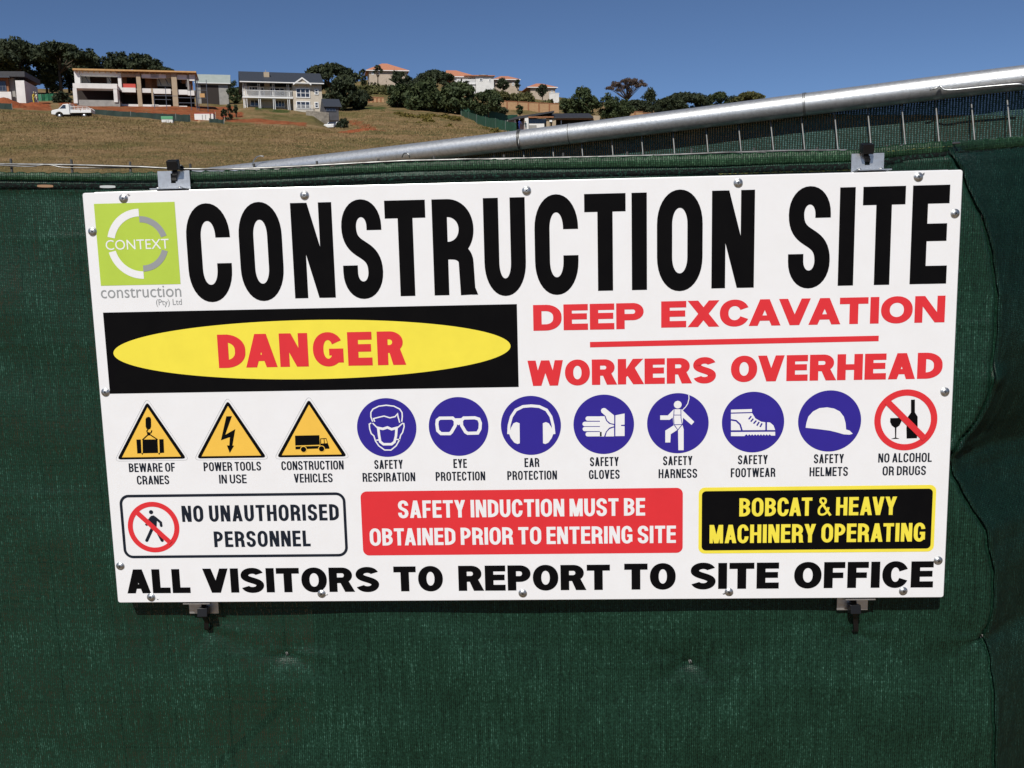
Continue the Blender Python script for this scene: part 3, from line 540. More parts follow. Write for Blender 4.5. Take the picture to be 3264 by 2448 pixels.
def net_y(x, z):
    """depth of the hanging net at (x, z)"""
    y = np.full_like(x, .0335)
    for p_, d_, w_ in zip(_ph, _dr, _wl):
        y += .0006 * np.sin((x * np.cos(d_) * .7 + z * np.sin(d_)) * 2 * math.pi / w_ + p_)
    # the horizontal fence wires press through about every 76 mm
    ph = ((z - SZ + .405 + .004 * np.sin(x * 5)) / .0758) % 1.0
    y -= .0011 * np.exp(-((ph - .5) / .045) ** 2) * (.35 + .65 * np.clip(np.sin(x * 9 + np.floor((z - SZ) / .0758) * 2.3), 0, 1))
    for i, (a, b) in enumerate(PINCH):
        dx, dz = x - a, z - b; r = np.sqrt(dx * dx + dz * dz * 1.6) + 1e-6; th = np.arctan2(dz, dx)
        y += .011 * np.exp(-r / .018) - .0024 * np.exp(-r / .04) * np.cos(th * 7 + i * 1.3 + .5) * (1 - np.exp(-r / .008)) - .0042 * np.exp(-((dz + .12 * dx * np.sign(dx) - .004) / .0035) ** 2) * np.exp(-np.abs(dx) / .05) + .0040 * np.exp(-((dz + .10 * np.abs(dx) + .003) / .003) ** 2) * np.exp(-np.abs(dx) / .03)
    for a, b in TIES:
        dx, dz = x - a, z - b; r = np.sqrt(dx * dx + dz * dz) + 1e-6; th = np.arctan2(dz, dx)
        y += .008 * np.exp(-r / .014) - .003 * np.exp(-(dz - .006 + .1 * np.abs(dx)) ** 2 / .005 ** 2) * np.exp(-np.abs(dx) / .045) - .0016 * np.exp(-r / .05) * np.cos(th * 7)
    # right of the crease the net is sloped away from the sun to darken it
    c = np.interp(z, cz, cxx) + .0007 * np.sin(z * 97) + .0004 * np.sin(z * 231 + 1)
    t = x - c; wd = .006
    sp_ = wd * np.log1p(np.exp(np.clip(t / wd, -40, 40)))
    lim = .20
    sp_ = lim * (1 - np.exp(-sp_ / lim))
    y += sp_ * 1.15
    y += np.clip(t, 0, 1) * 0.05 * np.sin(z * 23 + 1.2) * np.exp(-np.clip(t, 0, 1) / .08)
    y += .0055 * np.exp(-((t - .0005) / .0035) ** 2) - .0022 * np.exp(-((t + .008) / .005) ** 2)
    for k_, (wx, wz_) in enumerate(((.021, .9), (.033, .6), (.047, 1.3))):
        y += .0007 * np.sin((x - .35 * z * (-1) ** k_) * 2 * math.pi / wx + 3 * np.sin(z * 6 / wz_ + k_)) * np.clip((t + .01) / .03, 0, 1)
    # two bulges that catch the light
    for a, b, am, sx, sz_ in ((3190, 1205, .013, .016, .013), (3075, 1432, .009, .05, .010), (3200, 1480, .006, .03, .02)):
        q = at(a, b, .04); y -= am * np.exp(-((x - q[0]) / sx) ** 2 - ((z - q[2]) / sz_) ** 2)
    # slack under the hem
    top = np.interp(x, HX, HZ); dzt = top - z
    y += .004 * np.exp(-((dzt - .011) / .006) ** 2) - .003 * np.exp(-((dzt - .022 - .004 * np.sin(x * 11)) / .007) ** 2)
    return y
xs = np.concatenate([np.arange(-1.30, .50, .007), np.arange(.50, .80, .0035), np.arange(.80, 1.25, .012)])
nz = 300
tt = np.linspace(0, 1, nz) ** 1.25
X = np.repeat(xs[None, :], nz, 0); TOP = np.interp(X, HX, HZ)
Zb = 0.02
Z = TOP - tt[:, None] * (TOP - Zb)
Y = net_y(X, Z)
def grid_mesh(name, X, Y, Z, m, parent=None, smooth=True):
    r, c = X.shape; me = bpy.data.meshes.new(name)
    co = np.stack([X, Y, Z], -1).reshape(-1, 3).astype(np.float32)
    idx = np.arange(r * c).reshape(r, c)
    q = np.stack([idx[:-1, :-1], idx[1:, :-1], idx[1:, 1:], idx[:-1, 1:]], -1).reshape(-1, 4)
    me.vertices.add(len(co)); me.vertices.foreach_set('co', co.ravel())
    me.loops.add(q.size); me.loops.foreach_set('vertex_index', q.ravel().astype(np.int32))
    me.polygons.add(len(q)); me.polygons.foreach_set('loop_start', np.arange(0, q.size, 4, dtype=np.int32)); me.polygons.foreach_set('loop_total', np.full(len(q), 4, np.int32))
    me.update(calc_edges=True); me.validate()
    if smooth: me.polygons.foreach_set('use_smooth', [True] * len(me.polygons))
    me.materials.append(m)
    o = bpy.data.objects.new(name, me); col.objects.link(o)
    if parent: o.parent = parent
    return o
net = thing('shade_net', 'dark green shade netting stretched over the fence behind the white sign board', 'netting')
grid_mesh('cloth', X, Y, Z, M['net'], net)
# added overlapping net; its darker colour paints the shade right of the scalloped seam
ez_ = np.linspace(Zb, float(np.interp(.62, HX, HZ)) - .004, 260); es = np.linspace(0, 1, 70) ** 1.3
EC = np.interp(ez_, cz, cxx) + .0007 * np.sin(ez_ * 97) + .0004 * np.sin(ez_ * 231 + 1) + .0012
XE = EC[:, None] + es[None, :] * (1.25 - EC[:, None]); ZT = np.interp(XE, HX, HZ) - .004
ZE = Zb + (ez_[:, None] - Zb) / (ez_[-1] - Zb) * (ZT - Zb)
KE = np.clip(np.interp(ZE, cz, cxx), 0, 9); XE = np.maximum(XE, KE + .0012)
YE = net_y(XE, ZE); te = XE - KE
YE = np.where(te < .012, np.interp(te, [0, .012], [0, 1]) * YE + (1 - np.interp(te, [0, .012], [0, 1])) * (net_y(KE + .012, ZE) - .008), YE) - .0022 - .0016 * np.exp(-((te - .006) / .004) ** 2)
grid_mesh('shaded_overlap', XE[::-1], YE[::-1], ZE[::-1], M['netshaded'], net)
# folded hem along the top and slotted black tape below it, which at the right paints the shaded fold
hx = np.arange(-1.30, 1.25, .006); ht = np.interp(hx, HX, HZ)
hj = .0008 * np.sin(hx * 400) + .0006 * np.sin(hx * 231 + 1)
base = net_y(hx, ht - .004)
prof = [(.004, -.0005), (.0005, .0028), (-.0018, .0014), (-.0022, -.003), (-.0020, -.0072), (-.0002, -.0088)]
hh = np.interp(hx, [-1.3, -.25, .0, .3, 1.2], [1, 1.0, 1.15, 1.35, 1.4])
grid_mesh('hem', np.repeat(hx[None], len(prof), 0)[::-1], np.stack([base + a for a, b in prof])[::-1], np.stack([ht + hj * (1 if b > 0 else .3) + b * hh for a, b in prof])[::-1], M['nethem'], net)
wo = np.interp(hx, [-1.3, -.62, -.3, .1, .45, .6, 1.2], [.0165, .0165, .019, .020, .019, .014, .014]); wt = np.interp(hx, [-1.3, -.5, -.2, .2, .55, .65, 1.2], [.0040, .0040, .0026, .0034, .0042, .0024, .0018])
wb = net_y(hx, ht - wo)
grid_mesh('webbing_and_shade', np.repeat(hx[None], 4, 0), np.stack([wb - .0002, wb - .0024, wb - .0024, wb - .0002]), np.stack([ht - wo + wt + .0004, ht - wo + wt, ht - wo - wt, ht - wo - wt - .0004]) + .0005 * np.sin(hx * 520), M['web'], net)
for a, b, ck in ((118, 168, 'slotbrown'), (316, 366, 'slot'), (-80, -30, 'slot')):
    q0, q1 = at(a, 575, .03)[0], at(b, 575, .03)[0]; xx = np.linspace(q0, q1, 12)
    zc_ = np.interp(xx, HX, HZ) - np.interp(xx, hx, wo); yy = np.interp(xx, hx, wb) - .003
    th_ = np.sin(np.linspace(.25, math.pi - .25, 12)) ** .3 * .0019
    grid_mesh('slot', np.stack([xx, xx]), np.stack([yy, yy]), np.stack([zc_ + th_, zc_ - th_]), M[ck], net)
def stitch(px0, px1, dz, name='stitching'):
    q0, q1 = at(px0, 500, .03)[0], at(px1, 500, .03)[0]; xx = np.arange(q0, q1, .0035)
    zz = np.interp(xx, HX, HZ) - dz + .0004 * np.sin(xx * 900); yy = net_y(xx, zz) - .0018
    mb = MB(); mb.tube([(x, y, z) for x, y, z in zip(xx, yy, zz)], .00055, 5)
    return mb.build(name, M['thread'], net)
stitch(2290, 2800, .0235); stitch(2830, 3060, .004)

# ---------------------------------------------------------------- welded mesh fence that carries the net
fence = thing('mesh_fence', 'welded wire mesh fence panel under the green netting, its top wire showing', 'fence')
WIREPX = [(-420, 512), (0, 523), (240, 526), (450, 532), (560, 538), (700, 540), (850, 535), (1000, 528), (1160, 519), (1300, 512), (1500, 508), (1700, 504), (1900, 500), (2100, 495), (2300, 487), (2520, 480), (2760, 479), (2800, 476), (2860, 466), (2930, 461), (3000, 459), (3060, 455)]
WY = .046
wpt = [at(a, b, WY) for a, b in WIREPX]
MB().tube(wpt, .0016, 8).build('wire', M['wire'], fence, True)
tw = []
for i in range(260):
    t = i / 259; px = -420 + t * (3050 + 420); pz = np.interp(px, [a for a, b in WIREPX], [b for a, b in WIREPX])
    off = 6 * math.sin(px / 130.0) + (9 * math.exp(-((px - 150) / 34) ** 2) * -1.1) + 4
    q = at(px, pz + off * .9, WY - .0022 * math.cos(px / 130.0)); tw.append(q)
MB().tube(tw, .0010, 6).build('wire', M['wire'], fence, True)
# uprights of the mesh, their tips stick out over the top wire
tips = [-350, -155, 36, 229, 416, 608, 812, 1012, 1208, 1385, 1608, 1797, 2001, 2206, 2405, 2607, 2829, 3013]
up0 = None
for i, px in enumerate(tips):
    pz = float(np.interp(px, [a for a, b in WIREPX], [b for a, b in WIREPX])); h = [16, 18, 18, 18, 16, 17, 15, 14, 11, 15, 13, 15, 14, 18, 13, 10, 8, 8][i]
    a = at(px - 2, pz - h, WY + .0026); b = a.copy(); b[0] += .004; b[2] = .02
    MB().tube([a, (a + (b - a) * .5), b], .0017, 6).build('upright_wire', M['wiredark'], fence, True)
# lower horizontal wires, hidden by the net but really there
for k in range(1, 16):
    zz = SZ + .30 - .0758 * k - .02
    MB().tube([(-1.3, WY + .001, zz), (.60, WY + .001, zz)], .00135, 6).build('wire', M['wirepale'], fence, True)

# ---------------------------------------------------------------- second fence panel behind, with the galvanised top pipe
panel2 = thing('pipe_fence_panel', 'fence panel topped by a thick slanting galvanised pipe with thin upright wires below', 'fence')
def dB(px): return 1.0 / (0.505 + 0.80e-4 * (px - 1765))
TOPPX = [(260, 581), (600, 541), (700, 527), (910, 504), (1120, 479), (1300, 459), (1500, 434), (1700, 410), (1940, 378), (2200, 345), (2520, 300), (2700, 276), (2818, 260), (3000, 237), (3264, 206), (3700, 158), (4300, 96)]
PR = .0206
pc = []
for a, b in TOPPX:
    d = dB(a); pc.append(atd(a, b, d) - UP * PR * 1.02 + FWD * .004)
# resample and smooth the measured line so that the pipe is straight but for its slight bow
P_ = np.array(pc); tpar = np.array([a for a, b in TOPPX], float)
cf = [np.polyfit(tpar, P_[:, k], 4) for k in range(3)]
tp = np.linspace(260, 4300, 60); PP = np.stack([np.polyval(c, tp) for c in cf], 1)
MB().tube(PP, PR, 32).build('pipe', M['galv'], panel2, True)
def pipe_at(px): return np.array([np.polyval(c, px) for c in cf])
def pipe_dir(px): q = pipe_at(px + 20) - pipe_at(px - 20); return q / np.linalg.norm(q)
UPB = [(1480, 520), (1575, 510), (1670, 508), (1765, 505), (1858, 498), (1955, 492), (2051, 486), (2152, 476), (2259, 470), (2364, 458), (2467, 445), (2567, 442), (2674, 441), (2781, 437), (2891, 430), (3000, 425), (3114, 416), (3229, 402), (3345, 392), (3465, 384)]
for px, py in UPB:
    p0 = pipe_at(px - 6) + np.array([0, .016, 0])
    d = dB(px); p1 = atd(px, py, d) + np.array([0, .012, 0]); dr = (p1 - p0) / np.linalg.norm(p1 - p0)
    p2 = p1 + dr * (p1[2] - .03)
    MB().tube([p0, p1, p2], .00125, 6).build('upright_wire', M['wirepale'], panel2, True)
for px in (330, 4230):
    c = pipe_at(px); MB().tube([(c[0], c[1] + .001, c[2] - .012), (c[0], c[1] + .001, .0)], PR * .95, 24).build('post', M['galv'], panel2, True)
# its own net behind the wires
NB = thing('back_shade_net', 'green shade netting hanging behind the upright wires below the galvanised pipe', 'netting')
tb = np.linspace(900, 4300, 260); kk = np.linspace(0, 1, 60) ** 1.6
Pt = np.stack([np.polyval(c, tb) for c in cf], 1)
XB = np.repeat(Pt[None, :, 0], 60, 0); YB = np.repeat(Pt[None, :, 1], 60, 0) + .0235; ZB = Pt[None, :, 2] + .004 - kk[:, None] * (Pt[None, :, 2] - .03)
YB = YB + .006 * (1 + np.sin(XB * 9)) * np.clip(kk[:, None] * 2.5, 0, 1) + .003 * (1 + np.sin(XB * 17 + ZB * 8)) * np.clip(kk[:, None] * 9, 0, 1) + .003 * (1 + np.sin(ZB * 55 + XB * 16)) * np.clip(kk[:, None] * 9, 0, 1) * np.clip((XB - .45) * 4, 0, 1)
grid_mesh('cloth', XB, YB, ZB, M['netthin'], NB)
# wires tied round the pipe
def loop_tie(px, turns, lean, label, tail=None, r=.0011):
    c = pipe_at(px); dr = Vector(pipe_dir(px)); u = dr.cross(Vector((0, 1, 0))).normalized(); v = dr.cross(u).normalized()
    pts = []
    N = int(26 * turns)
    for i in range(N + 1):
        a = 2 * math.pi * i / 26
        p_ = Vector(c) + (u * math.cos(a) + v * math.sin(a)) * (PR + r * .9) + dr * (lean * (math.sin(a) * .5 + .5) + .0026 * i / 26)
        pts.append(p_)
    if tail: pts += [pts[-1] + Vector(t) for t in tail]
    o = thing('wire_tie', label, 'wire tie', tuple(c)); mb = MB().tube([Vector(p_) - Vector(c) for p_ in pts], r, 6)
    mb.build('loop', M['wire'], o, True); return o
loop_tie(1650, 2.3, .006, 'doubled wire loop twisted tight round the middle of the galvanised pipe', [(0, -.004, -.006), (.001, -.003, -.016)])
loop_tie(1808, 1.1, .008, 'single thin wire loop round the pipe beside the doubled loop', [(.002, .0, -.01)], .0008)
loop_tie(2560, 2.1, .004, 'twisted wire tie round the pipe above the letters of the word SITE', [(-.001, -.002, -.004), (-.002, -.002, -.012)], .0008)
def loose(pxs, label, r=.0012, off=-.0195, cat='wire'):
    pts = [pipe_at(a) * 0 + atd(a, b, dB(a) - .0) + FWD * dd for a, b, dd in pxs]
    c = pts[0]; o = thing('loose_wire', label, cat, tuple(c)); MB().tube(catmull([p_ - c for p_ in pts]), r * 1.15, 7).build('strand', M['zinc'], o, True); return o
def catmull(pts, n=6):
    P = [np.array(p_) for p_ in pts]; P = [2 * P[0] - P[1]] + P + [2 * P[-1] - P[-2]]; out = []
    for i in range(1, len(P) - 2):
        for k in range(n):
            t = k / n; out.append(.5 * (2 * P[i] + (P[i + 1] - P[i - 1]) * t + (2 * P[i - 1] - 5 * P[i] + 4 * P[i + 1] - P[i + 2]) * t * t + (3 * P[i] - P[i - 1] - 3 * P[i + 1] + P[i + 2]) * t ** 3))
    out.append(P[-2]); return out
loose([(2943, 301, -.026), (2962, 296, -.027), (2976, 288, -.024), (2981, 292, -.024), (2987, 300, -.026), (3010, 302, -.027), (3060, 297, -.026), (3110, 292, -.026), (3190, 285, -.026), (3224, 283, -.025), (3240, 285, -.022)], 'long loose end of wire bent along the underside of the pipe near its right end')
loose([(816, 536, -.03), (819, 524, -.032), (828, 512, -.032), (838, 507, -.031), (850, 507, -.028)], 'short curl of wire hooked over the low left end of the pipe')
loose([(1286, 512, -.03), (1291, 503, -.034), (1300, 500, -.036), (1308, 505, -.036), (1311, 513, -.03)], 'small half ring of wire standing up from the top fence wire under the pipe')

# ---------------------------------------------------------------- black cable ties that hold the brackets
def cable_tie(label, head, strap, hw=.0075, flip=False, back=None):
    """head = centre of the ratchet, strap = points of the band in front, all in world space"""
    c = np.array(head); o = thing('cable_tie', label, 'cable tie', tuple(c), group=None)
    # ratchet head: a square collar with an opening on top
    hb = MB(); s = hw; t = .0024; hgt = .0065
    hb.box(-s, -.0075, -hgt, s, -.0075 + t, hgt).box(-s, .0055 - t, -hgt, s, .0055, hgt).box(-s, -.0075 + t, -hgt, -s + t, .0055 - t, hgt).box(s - t, -.0075 + t, -hgt, s, .0055 - t, hgt).box(-s + t, -.0075 + t, -hgt, s - t, .0055 - t, hgt - .005)
    hd = bevel(hb.build('head', M['plastic'], o), .0007); hd.rotation_euler = (.25 if not flip else 2.9, 0, .06)
    pts = [np.array(p_) - c for p_ in strap]; pts = catmull(pts, 5)
    vs = []; fs = []; wd = .0034; th = .0009
    for i, p_ in enumerate(pts):
        a = pts[max(i - 1, 0)]; b = pts[min(i + 1, len(pts) - 1)]; d = (b - a) / (np.linalg.norm(b - a) + 1e-9)
        nn = np.cross(d, np.array([1., 0, 0])); nn /= np.linalg.norm(nn) + 1e-9
        for sx, sn in ((-1, -1), (1, -1), (1, 1), (-1, 1)): vs.append(p_ + np.array([sx * wd, 0, 0]) + nn * sn * th)
        if i: 
            for k in range(4): fs.append(((i - 1) * 4 + k, (i - 1) * 4 + (k + 1) % 4, i * 4 + (k + 1) % 4, i * 4 + k))
    link_mesh('strap', vs, fs + [(3, 2, 1, 0), tuple(len(vs) - 4 + k for k in range(4))], M['plastic'], o)
    return o
def upper_tie(px, py, pxk, pyk, label, y0=.02):
    h = at(px, py, y0); k = at(pxk, pyk, .026)
    return cable_tie(label, h, [h + [0, .004, -.004], h + [.0003, .002, -.010], (h + k) / 2 + [0, .0005, -.004], k + [0, -.0015, .002], k + [0, .003, -.0015], k + [0, .02, .004], [h[0], .052, h[2] - .004], h + [0, .02, .001]])
upper_tie(553, 525, 556, 573, 'black cable tie round the top wire through the upper bracket beside the logo')
upper_tie(2763, 473, 2765, 512, 'black cable tie on the upper bracket over the gap beside the word SITE')
def lower_tie(px, py, pxk, pyk, label, pxs, pys):
    h = at(px, py, .017); k = at(pxk, pyk, .034); s_ = at(pxs, pys, .026)
    return cable_tie(label, h, [s_, h + [0, .003, .004], h + [.0005, 0, -.006], (h + k) / 2 + [.0012, .002, -.001], k + [0, -.002, .004], k + [0, .004, -.001], k + [0, .012, .006]], flip=True)
lower_tie(648, 1951, 660, 2008, 'black cable tie hanging from the lower bracket under the word VISITORS', 650, 1928)
lower_tie(2724, 1941, 2727, 2014, 'black cable tie hanging from the lower bracket under the word OFFICE', 2718, 1912)
# twists of binding wire where the net is drawn in
for (a, b), lab in zip(PINCH, ('wire twist puckering the net below the left part of the sign', 'wire twist puckering the net below the right half of the sign', 'wire twist puckering the net beside the crease at the corner')):
    y = float(net_y(np.array([a]), np.array([b]))[0]); o = thing('wire_twist', lab, 'wire twist', (a, y, b))
    MB().tube([(.001, .004, .006), (0, -.003, .005), (-.0006, -.0045, .001), (.0008, -.004, -.004), (.002, .002, -.0055)], .0010, 6).build('twist', M['wirepale'], o, True)
    MB().tube([(.0, -.003, .003), (.002, -.006, .001), (.0035, -.005, -.003)], .0008, 6).build('end', M['wirepale'], o, True)
# ---------------------------------------------------------------- ground and hillside
M['soil'] = mat('red earth', (0.30, 0.088, 0.036), rough=0.95, spec=0.1, noise=(1.3, (0.20, 0.062, 0.028), 0.35, 0.7), bump=(3, 0.8, 0.25))
M['sand'] = mat('tan earth', (0.36, 0.24, 0.13), rough=0.95, spec=0.1, noise=(2, (0.26, 0.16, 0.08), 0.35, 0.7))
gm = bpy.data.materials.new('dry hillside'); gm.use_nodes = True
n = gm.node_tree.nodes; l = gm.node_tree.links; p = n['Principled BSDF']; p.inputs['Roughness'].default_value = .95; p.inputs['Specular IOR Level'].default_value = .1
tc = n.new('ShaderNodeTexCoord')
def nz_(scale, detail=5, st=(1, 1, 1), rough=.65):
    mp = n.new('ShaderNodeMapping'); mp.inputs['Scale'].default_value = st; l.new(tc.outputs['Object'], mp.inputs[0])
    t = n.new('ShaderNodeTexNoise'); t.inputs['Scale'].default_value = scale; t.inputs['Detail'].default_value = detail; t.inputs['Roughness'].default_value = rough; l.new(mp.outputs[0], t.inputs[0]); return t.outputs[0]
def ramp(src, stops):
    c = n.new('ShaderNodeValToRGB'); e = c.color_ramp
    e.elements[0].position, e.elements[0].color = stops[0][0], (*stops[0][1], 1); e.elements[1].position, e.elements[1].color = stops[-1][0], (*stops[-1][1], 1)
    for a, b in stops[1:-1]: e.elements.new(a).color = (*b, 1)
    l.new(src, c.inputs[0]); return c.outputs[0]
def mixc(f, a, b, mode='MIX'):
    m_ = n.new('ShaderNodeMix'); m_.data_type = 'RGBA'; m_.blend_type = mode
    l.new(f, m_.inputs[0]) if not isinstance(f, float) else setattr(m_.inputs[0], 'default_value', f)
    l.new(a, m_.inputs[6]); l.new(b, m_.inputs[7]); return m_.outputs[2]
straw = ramp(nz_(.42, 7, (1, .6, 1), .7), [(.30, (.125, .095, .040)), (.43, (.205, .140, .066)), (.56, (.262, .176, .090)), (.70, (.31, .215, .118))])
green = ramp(nz_(.7, 7, (1, .6, 1), .75), [(.3, (.065, .064, .022)), (.5, (.12, .105, .038)), (.7, (.19, .15, .06))])
patch = ramp(nz_(.085, 6, (1, .8, 1), .7), [(.44, (0, 0, 0)), (.60, (1, 1, 1))])
earth = ramp(nz_(.8, 7), [(.3, (.15, .045, .02)), (.5, (.265, .082, .034)), (.7, (.34, .13, .06))])
lush = ramp(nz_(.9, 7), [(.3, (.03, .05, .014)), (.6, (.07, .09, .025)), (.75, (.12, .12, .04))])
at_ = n.new('ShaderNodeVertexColor'); at_.layer_name = 'cover'
sepc = n.new('ShaderNodeSeparateColor'); l.new(at_.outputs[0], sepc.inputs[0])
def edge(ch):
    ns = nz_(.5, 6); a = n.new('ShaderNodeMath'); a.operation = 'ADD'; l.new(sepc.outputs[ch], a.inputs[0]); l.new(ns, a.inputs[1])
    r = n.new('ShaderNodeMapRange'); r.inputs[1].default_value = .93; r.inputs[2].default_value = 1.07; l.new(a.outputs[0], r.inputs[0]); return r.outputs[0]
c0 = mixc(patch, straw, green); c1 = mixc(edge(1), c0, lush); c2 = mixc(edge(0), c1, earth)
l.new(c2, p.inputs['Base Color'])
b = n.new('ShaderNodeBump'); b.inputs['Strength'].default_value = .9; b.inputs['Distance'].default_value = .35; l.new(nz_(1.6, 6), b.inputs['Height']); l.new(b.outputs[0], p.inputs['Normal'])
M['hill'] = gm
GY = [3, 9, 14, 30, 60, 100, 128, 155, 200, 260, 330, 420, 600, 900]
GP = {  # photo column -> photo row of the ground at each distance (from 30 m on)
    -1500: [600, 480, 385, 352, 330, 310, 290, 285, 290, 310, 330], 0: [600, 480, 385, 350, 325, 307, 287, 282, 287, 305, 330], 300: [600, 485, 396, 364, 333, 310, 290, 284, 292, 308, 330],
    420: [600, 488, 406, 376, 336, 312, 292, 286, 294, 310, 330], 600: [605, 496, 418, 390, 340, 314, 296, 290, 300, 315, 335], 700: [605, 500, 422, 392, 352, 318, 298, 290, 300, 315, 335], 740: [605, 503, 426, 396, 345, 322, 300, 290, 300, 315, 335],
    800: [605, 506, 428, 398, 338, 324, 303, 290, 300, 315, 335], 1000: [605, 512, 436, 408, 358, 334, 308, 284, 288, 310, 335], 1050: [605, 514, 440, 413, 402, 342, 308, 276, 280, 305, 335], 1110: [605, 516, 442, 414, 402, 345, 306, 266, 268, 300, 335], 1200: [605, 517, 444, 414, 384, 343, 304, 250, 256, 296, 335],
    1350: [605, 520, 448, 420, 394, 356, 312, 266, 262, 292, 335], 1500: [605, 522, 452, 426, 404, 372, 330, 272, 266, 292, 335], 1620: [605, 524, 456, 432, 420, 412, 346, 292, 282, 300, 335], 1800: [605, 527, 464, 444, 430, 418, 362, 322, 312, 318, 340],
    2000: [605, 532, 472, 450, 434, 420, 372, 346, 336, 336, 350], 2300: [605, 537, 478, 456, 438, 420, 385, 360, 350, 350, 360], 2700: [605, 540, 482, 460, 442, 424, 396, 376, 366, 366, 370], 4800: [605, 545, 490, 466, 448, 430, 405, 386, 376, 376, 380]}
gcols = sorted(GP); garr = np.array([GP[c] for c in gcols], float)
AZP = np.linspace(-6500, 11000, 900); AZ = np.array([ray(a, 400)[0] / ray(a, 400)[1] for a in AZP])
def ground_z(x, y):
    x = np.asarray(x, float); y = np.asarray(y, float)
    px = np.interp((x - CAM[0]) / np.maximum(y - CAM[1], .5), AZ, AZP)
    ci = np.clip(np.searchsorted(gcols, px) - 1, 0, len(gcols) - 2); g = np.array(gcols, float)
    t = np.clip((px - g[ci]) / (g[ci + 1] - g[ci]), 0, 1)
    ly = np.log(np.maximum(y, 1)); lg = np.log(np.array(GY[3:], float))
    yi = np.clip(np.searchsorted(lg, ly) - 1, 0, len(lg) - 2); s = np.clip((ly - lg[yi]) / (lg[yi + 1] - lg[yi]), 0, 1)
    ss = s * s * (3 - 2 * s) * .35 + s * .65
    py = (garr[ci, yi] * (1 - t) + garr[ci + 1, yi] * t) * (1 - ss) + (garr[ci, yi + 1] * (1 - t) + garr[ci + 1, yi + 1] * t) * ss
    dx = RIGHT[0] * (px - 1632) / FPX - UP[0] * (py - 1224) / FPX + FWD[0]
    dy = RIGHT[1] * (px - 1632) / FPX - UP[1] * (py - 1224) / FPX + FWD[1]
    dz = RIGHT[2] * (px - 1632) / FPX - UP[2] * (py - 1224) / FPX + FWD[2]
    z = CAM[2] + dz / dy * (y - CAM[1])
    z0 = CAM[2] + (z - CAM[2])
    f = np.clip((y - 8) / 22, 0, 1); f = f * f * (3 - 2 * f)
    return z0 * f
def gz(x, y): return float(ground_z(np.array([x]), np.array([y]))[0])
def gat(px, Y):                              # the ground point under a photo column at world distance Y
    a = np.interp(px, AZP, AZ); x = CAM[0] + a * (Y - CAM[1]); return np.array([x, Y, gz(x, Y)])
cp = np.concatenate([np.linspace(-5500, -150, 80), np.arange(-140, 2300, 7.0), np.linspace(2320, 10000, 130)])
yr = np.concatenate([np.geomspace(3, 30, 24), np.geomspace(31, 128, 90), np.linspace(129.5, 210, 70), np.geomspace(213, 900, 60)])
A2 = np.interp(cp, AZP, AZ)
TX = CAM[0] + A2[None, :] * (yr[:, None] - CAM[1]); TY = np.repeat(yr[:, None], len(cp), 1); TZ = ground_z(TX, TY)
def lumps(x, y, seed, wl):
    r = np.random.default_rng(seed); o = np.zeros_like(x)
    for k in range(10):
        a = r.uniform(0, 6.28); q = wl * r.uniform(.6, 1.7); o += np.sin((x * math.cos(a) + y * math.sin(a)) * 2 * math.pi / q + r.uniform(0, 6.28))
    return o / 10
TZ = TZ + (lumps(TX, TY, 3, 9) * .28 + lumps(TX, TY, 4, 3) * .10) * np.clip((TY - 12) / 30, 0, 1)
ter = grid_mesh('hillside', TX[::-1], TY[::-1], TZ[::-1], M['hill']); tag(ter, kind='structure')
cov = ter.data.color_attributes.new('cover', 'FLOAT_COLOR', 'POINT')
PXg = np.repeat(cp[None, :], len(yr), 0)[::-1]; Yg = TY[::-1]
def soft(px0, px1, y0, y1, e=30, ey=5): return np.clip((PXg - px0) / e, 0, 1) * np.clip((px1 - PXg) / e, 0, 1) * np.clip((Yg - y0) / ey, 0, 1) * np.clip((y1 - Yg) / ey, 0, 1)
red = np.maximum.reduce([soft(-300, 190, 131, 170), soft(170, 650, 131, 175), soft(560, 770, 129, 172), soft(715, 1000, 127.5, 141), soft(720, 800, 136, 150),
    soft(1090, 1250, 118, 172) * np.clip(1 - np.abs((PXg - 1110) - (1 - (Yg - 118) / 54) * 90) / 55, 0, 1) * 1.3, soft(1120, 1260, 117, 128) * 1.2, soft(1180, 1225, 196, 215) * .7, soft(1590, 1700, 185, 205)])
lus = np.maximum.reduce([soft(-300, 400, 90, 131, 80, 20) * .62, soft(790, 950, 145, 158) * .95, soft(1130, 1270, 176, 220, 50, 18), soft(1500, 1900, 270, 420) * .75, soft(1100, 1330, 260, 340) * .7, soft(1480, 1620, 118, 140, 40, 10) * .55, soft(650, 800, 112, 127, 40, 6) * .55, soft(1000, 1080, 112, 126) * .7])
cc = np.zeros((PXg.size, 4), np.float32); cc[:, 0] = np.clip(red, 0, 1).ravel() * .62; cc[:, 1] = np.clip(lus, 0, 1).ravel() * .62; cc[:, 3] = 1
cov.data.foreach_set('color', cc.ravel())
gp = MB().add([(-3000, -3000, -.02), (3000, -3000, -.02), (3000, 3000, -.02), (-3000, 3000, -.02)], [(0, 1, 2, 3)]).build('ground', mat('bare ground', (0.17, 0.125, 0.07), rough=.95, spec=.1, noise=(.6, (0.24, 0.16, 0.085), .35, .7), bump=(3, .6, .1)))
tag(gp, kind='structure')

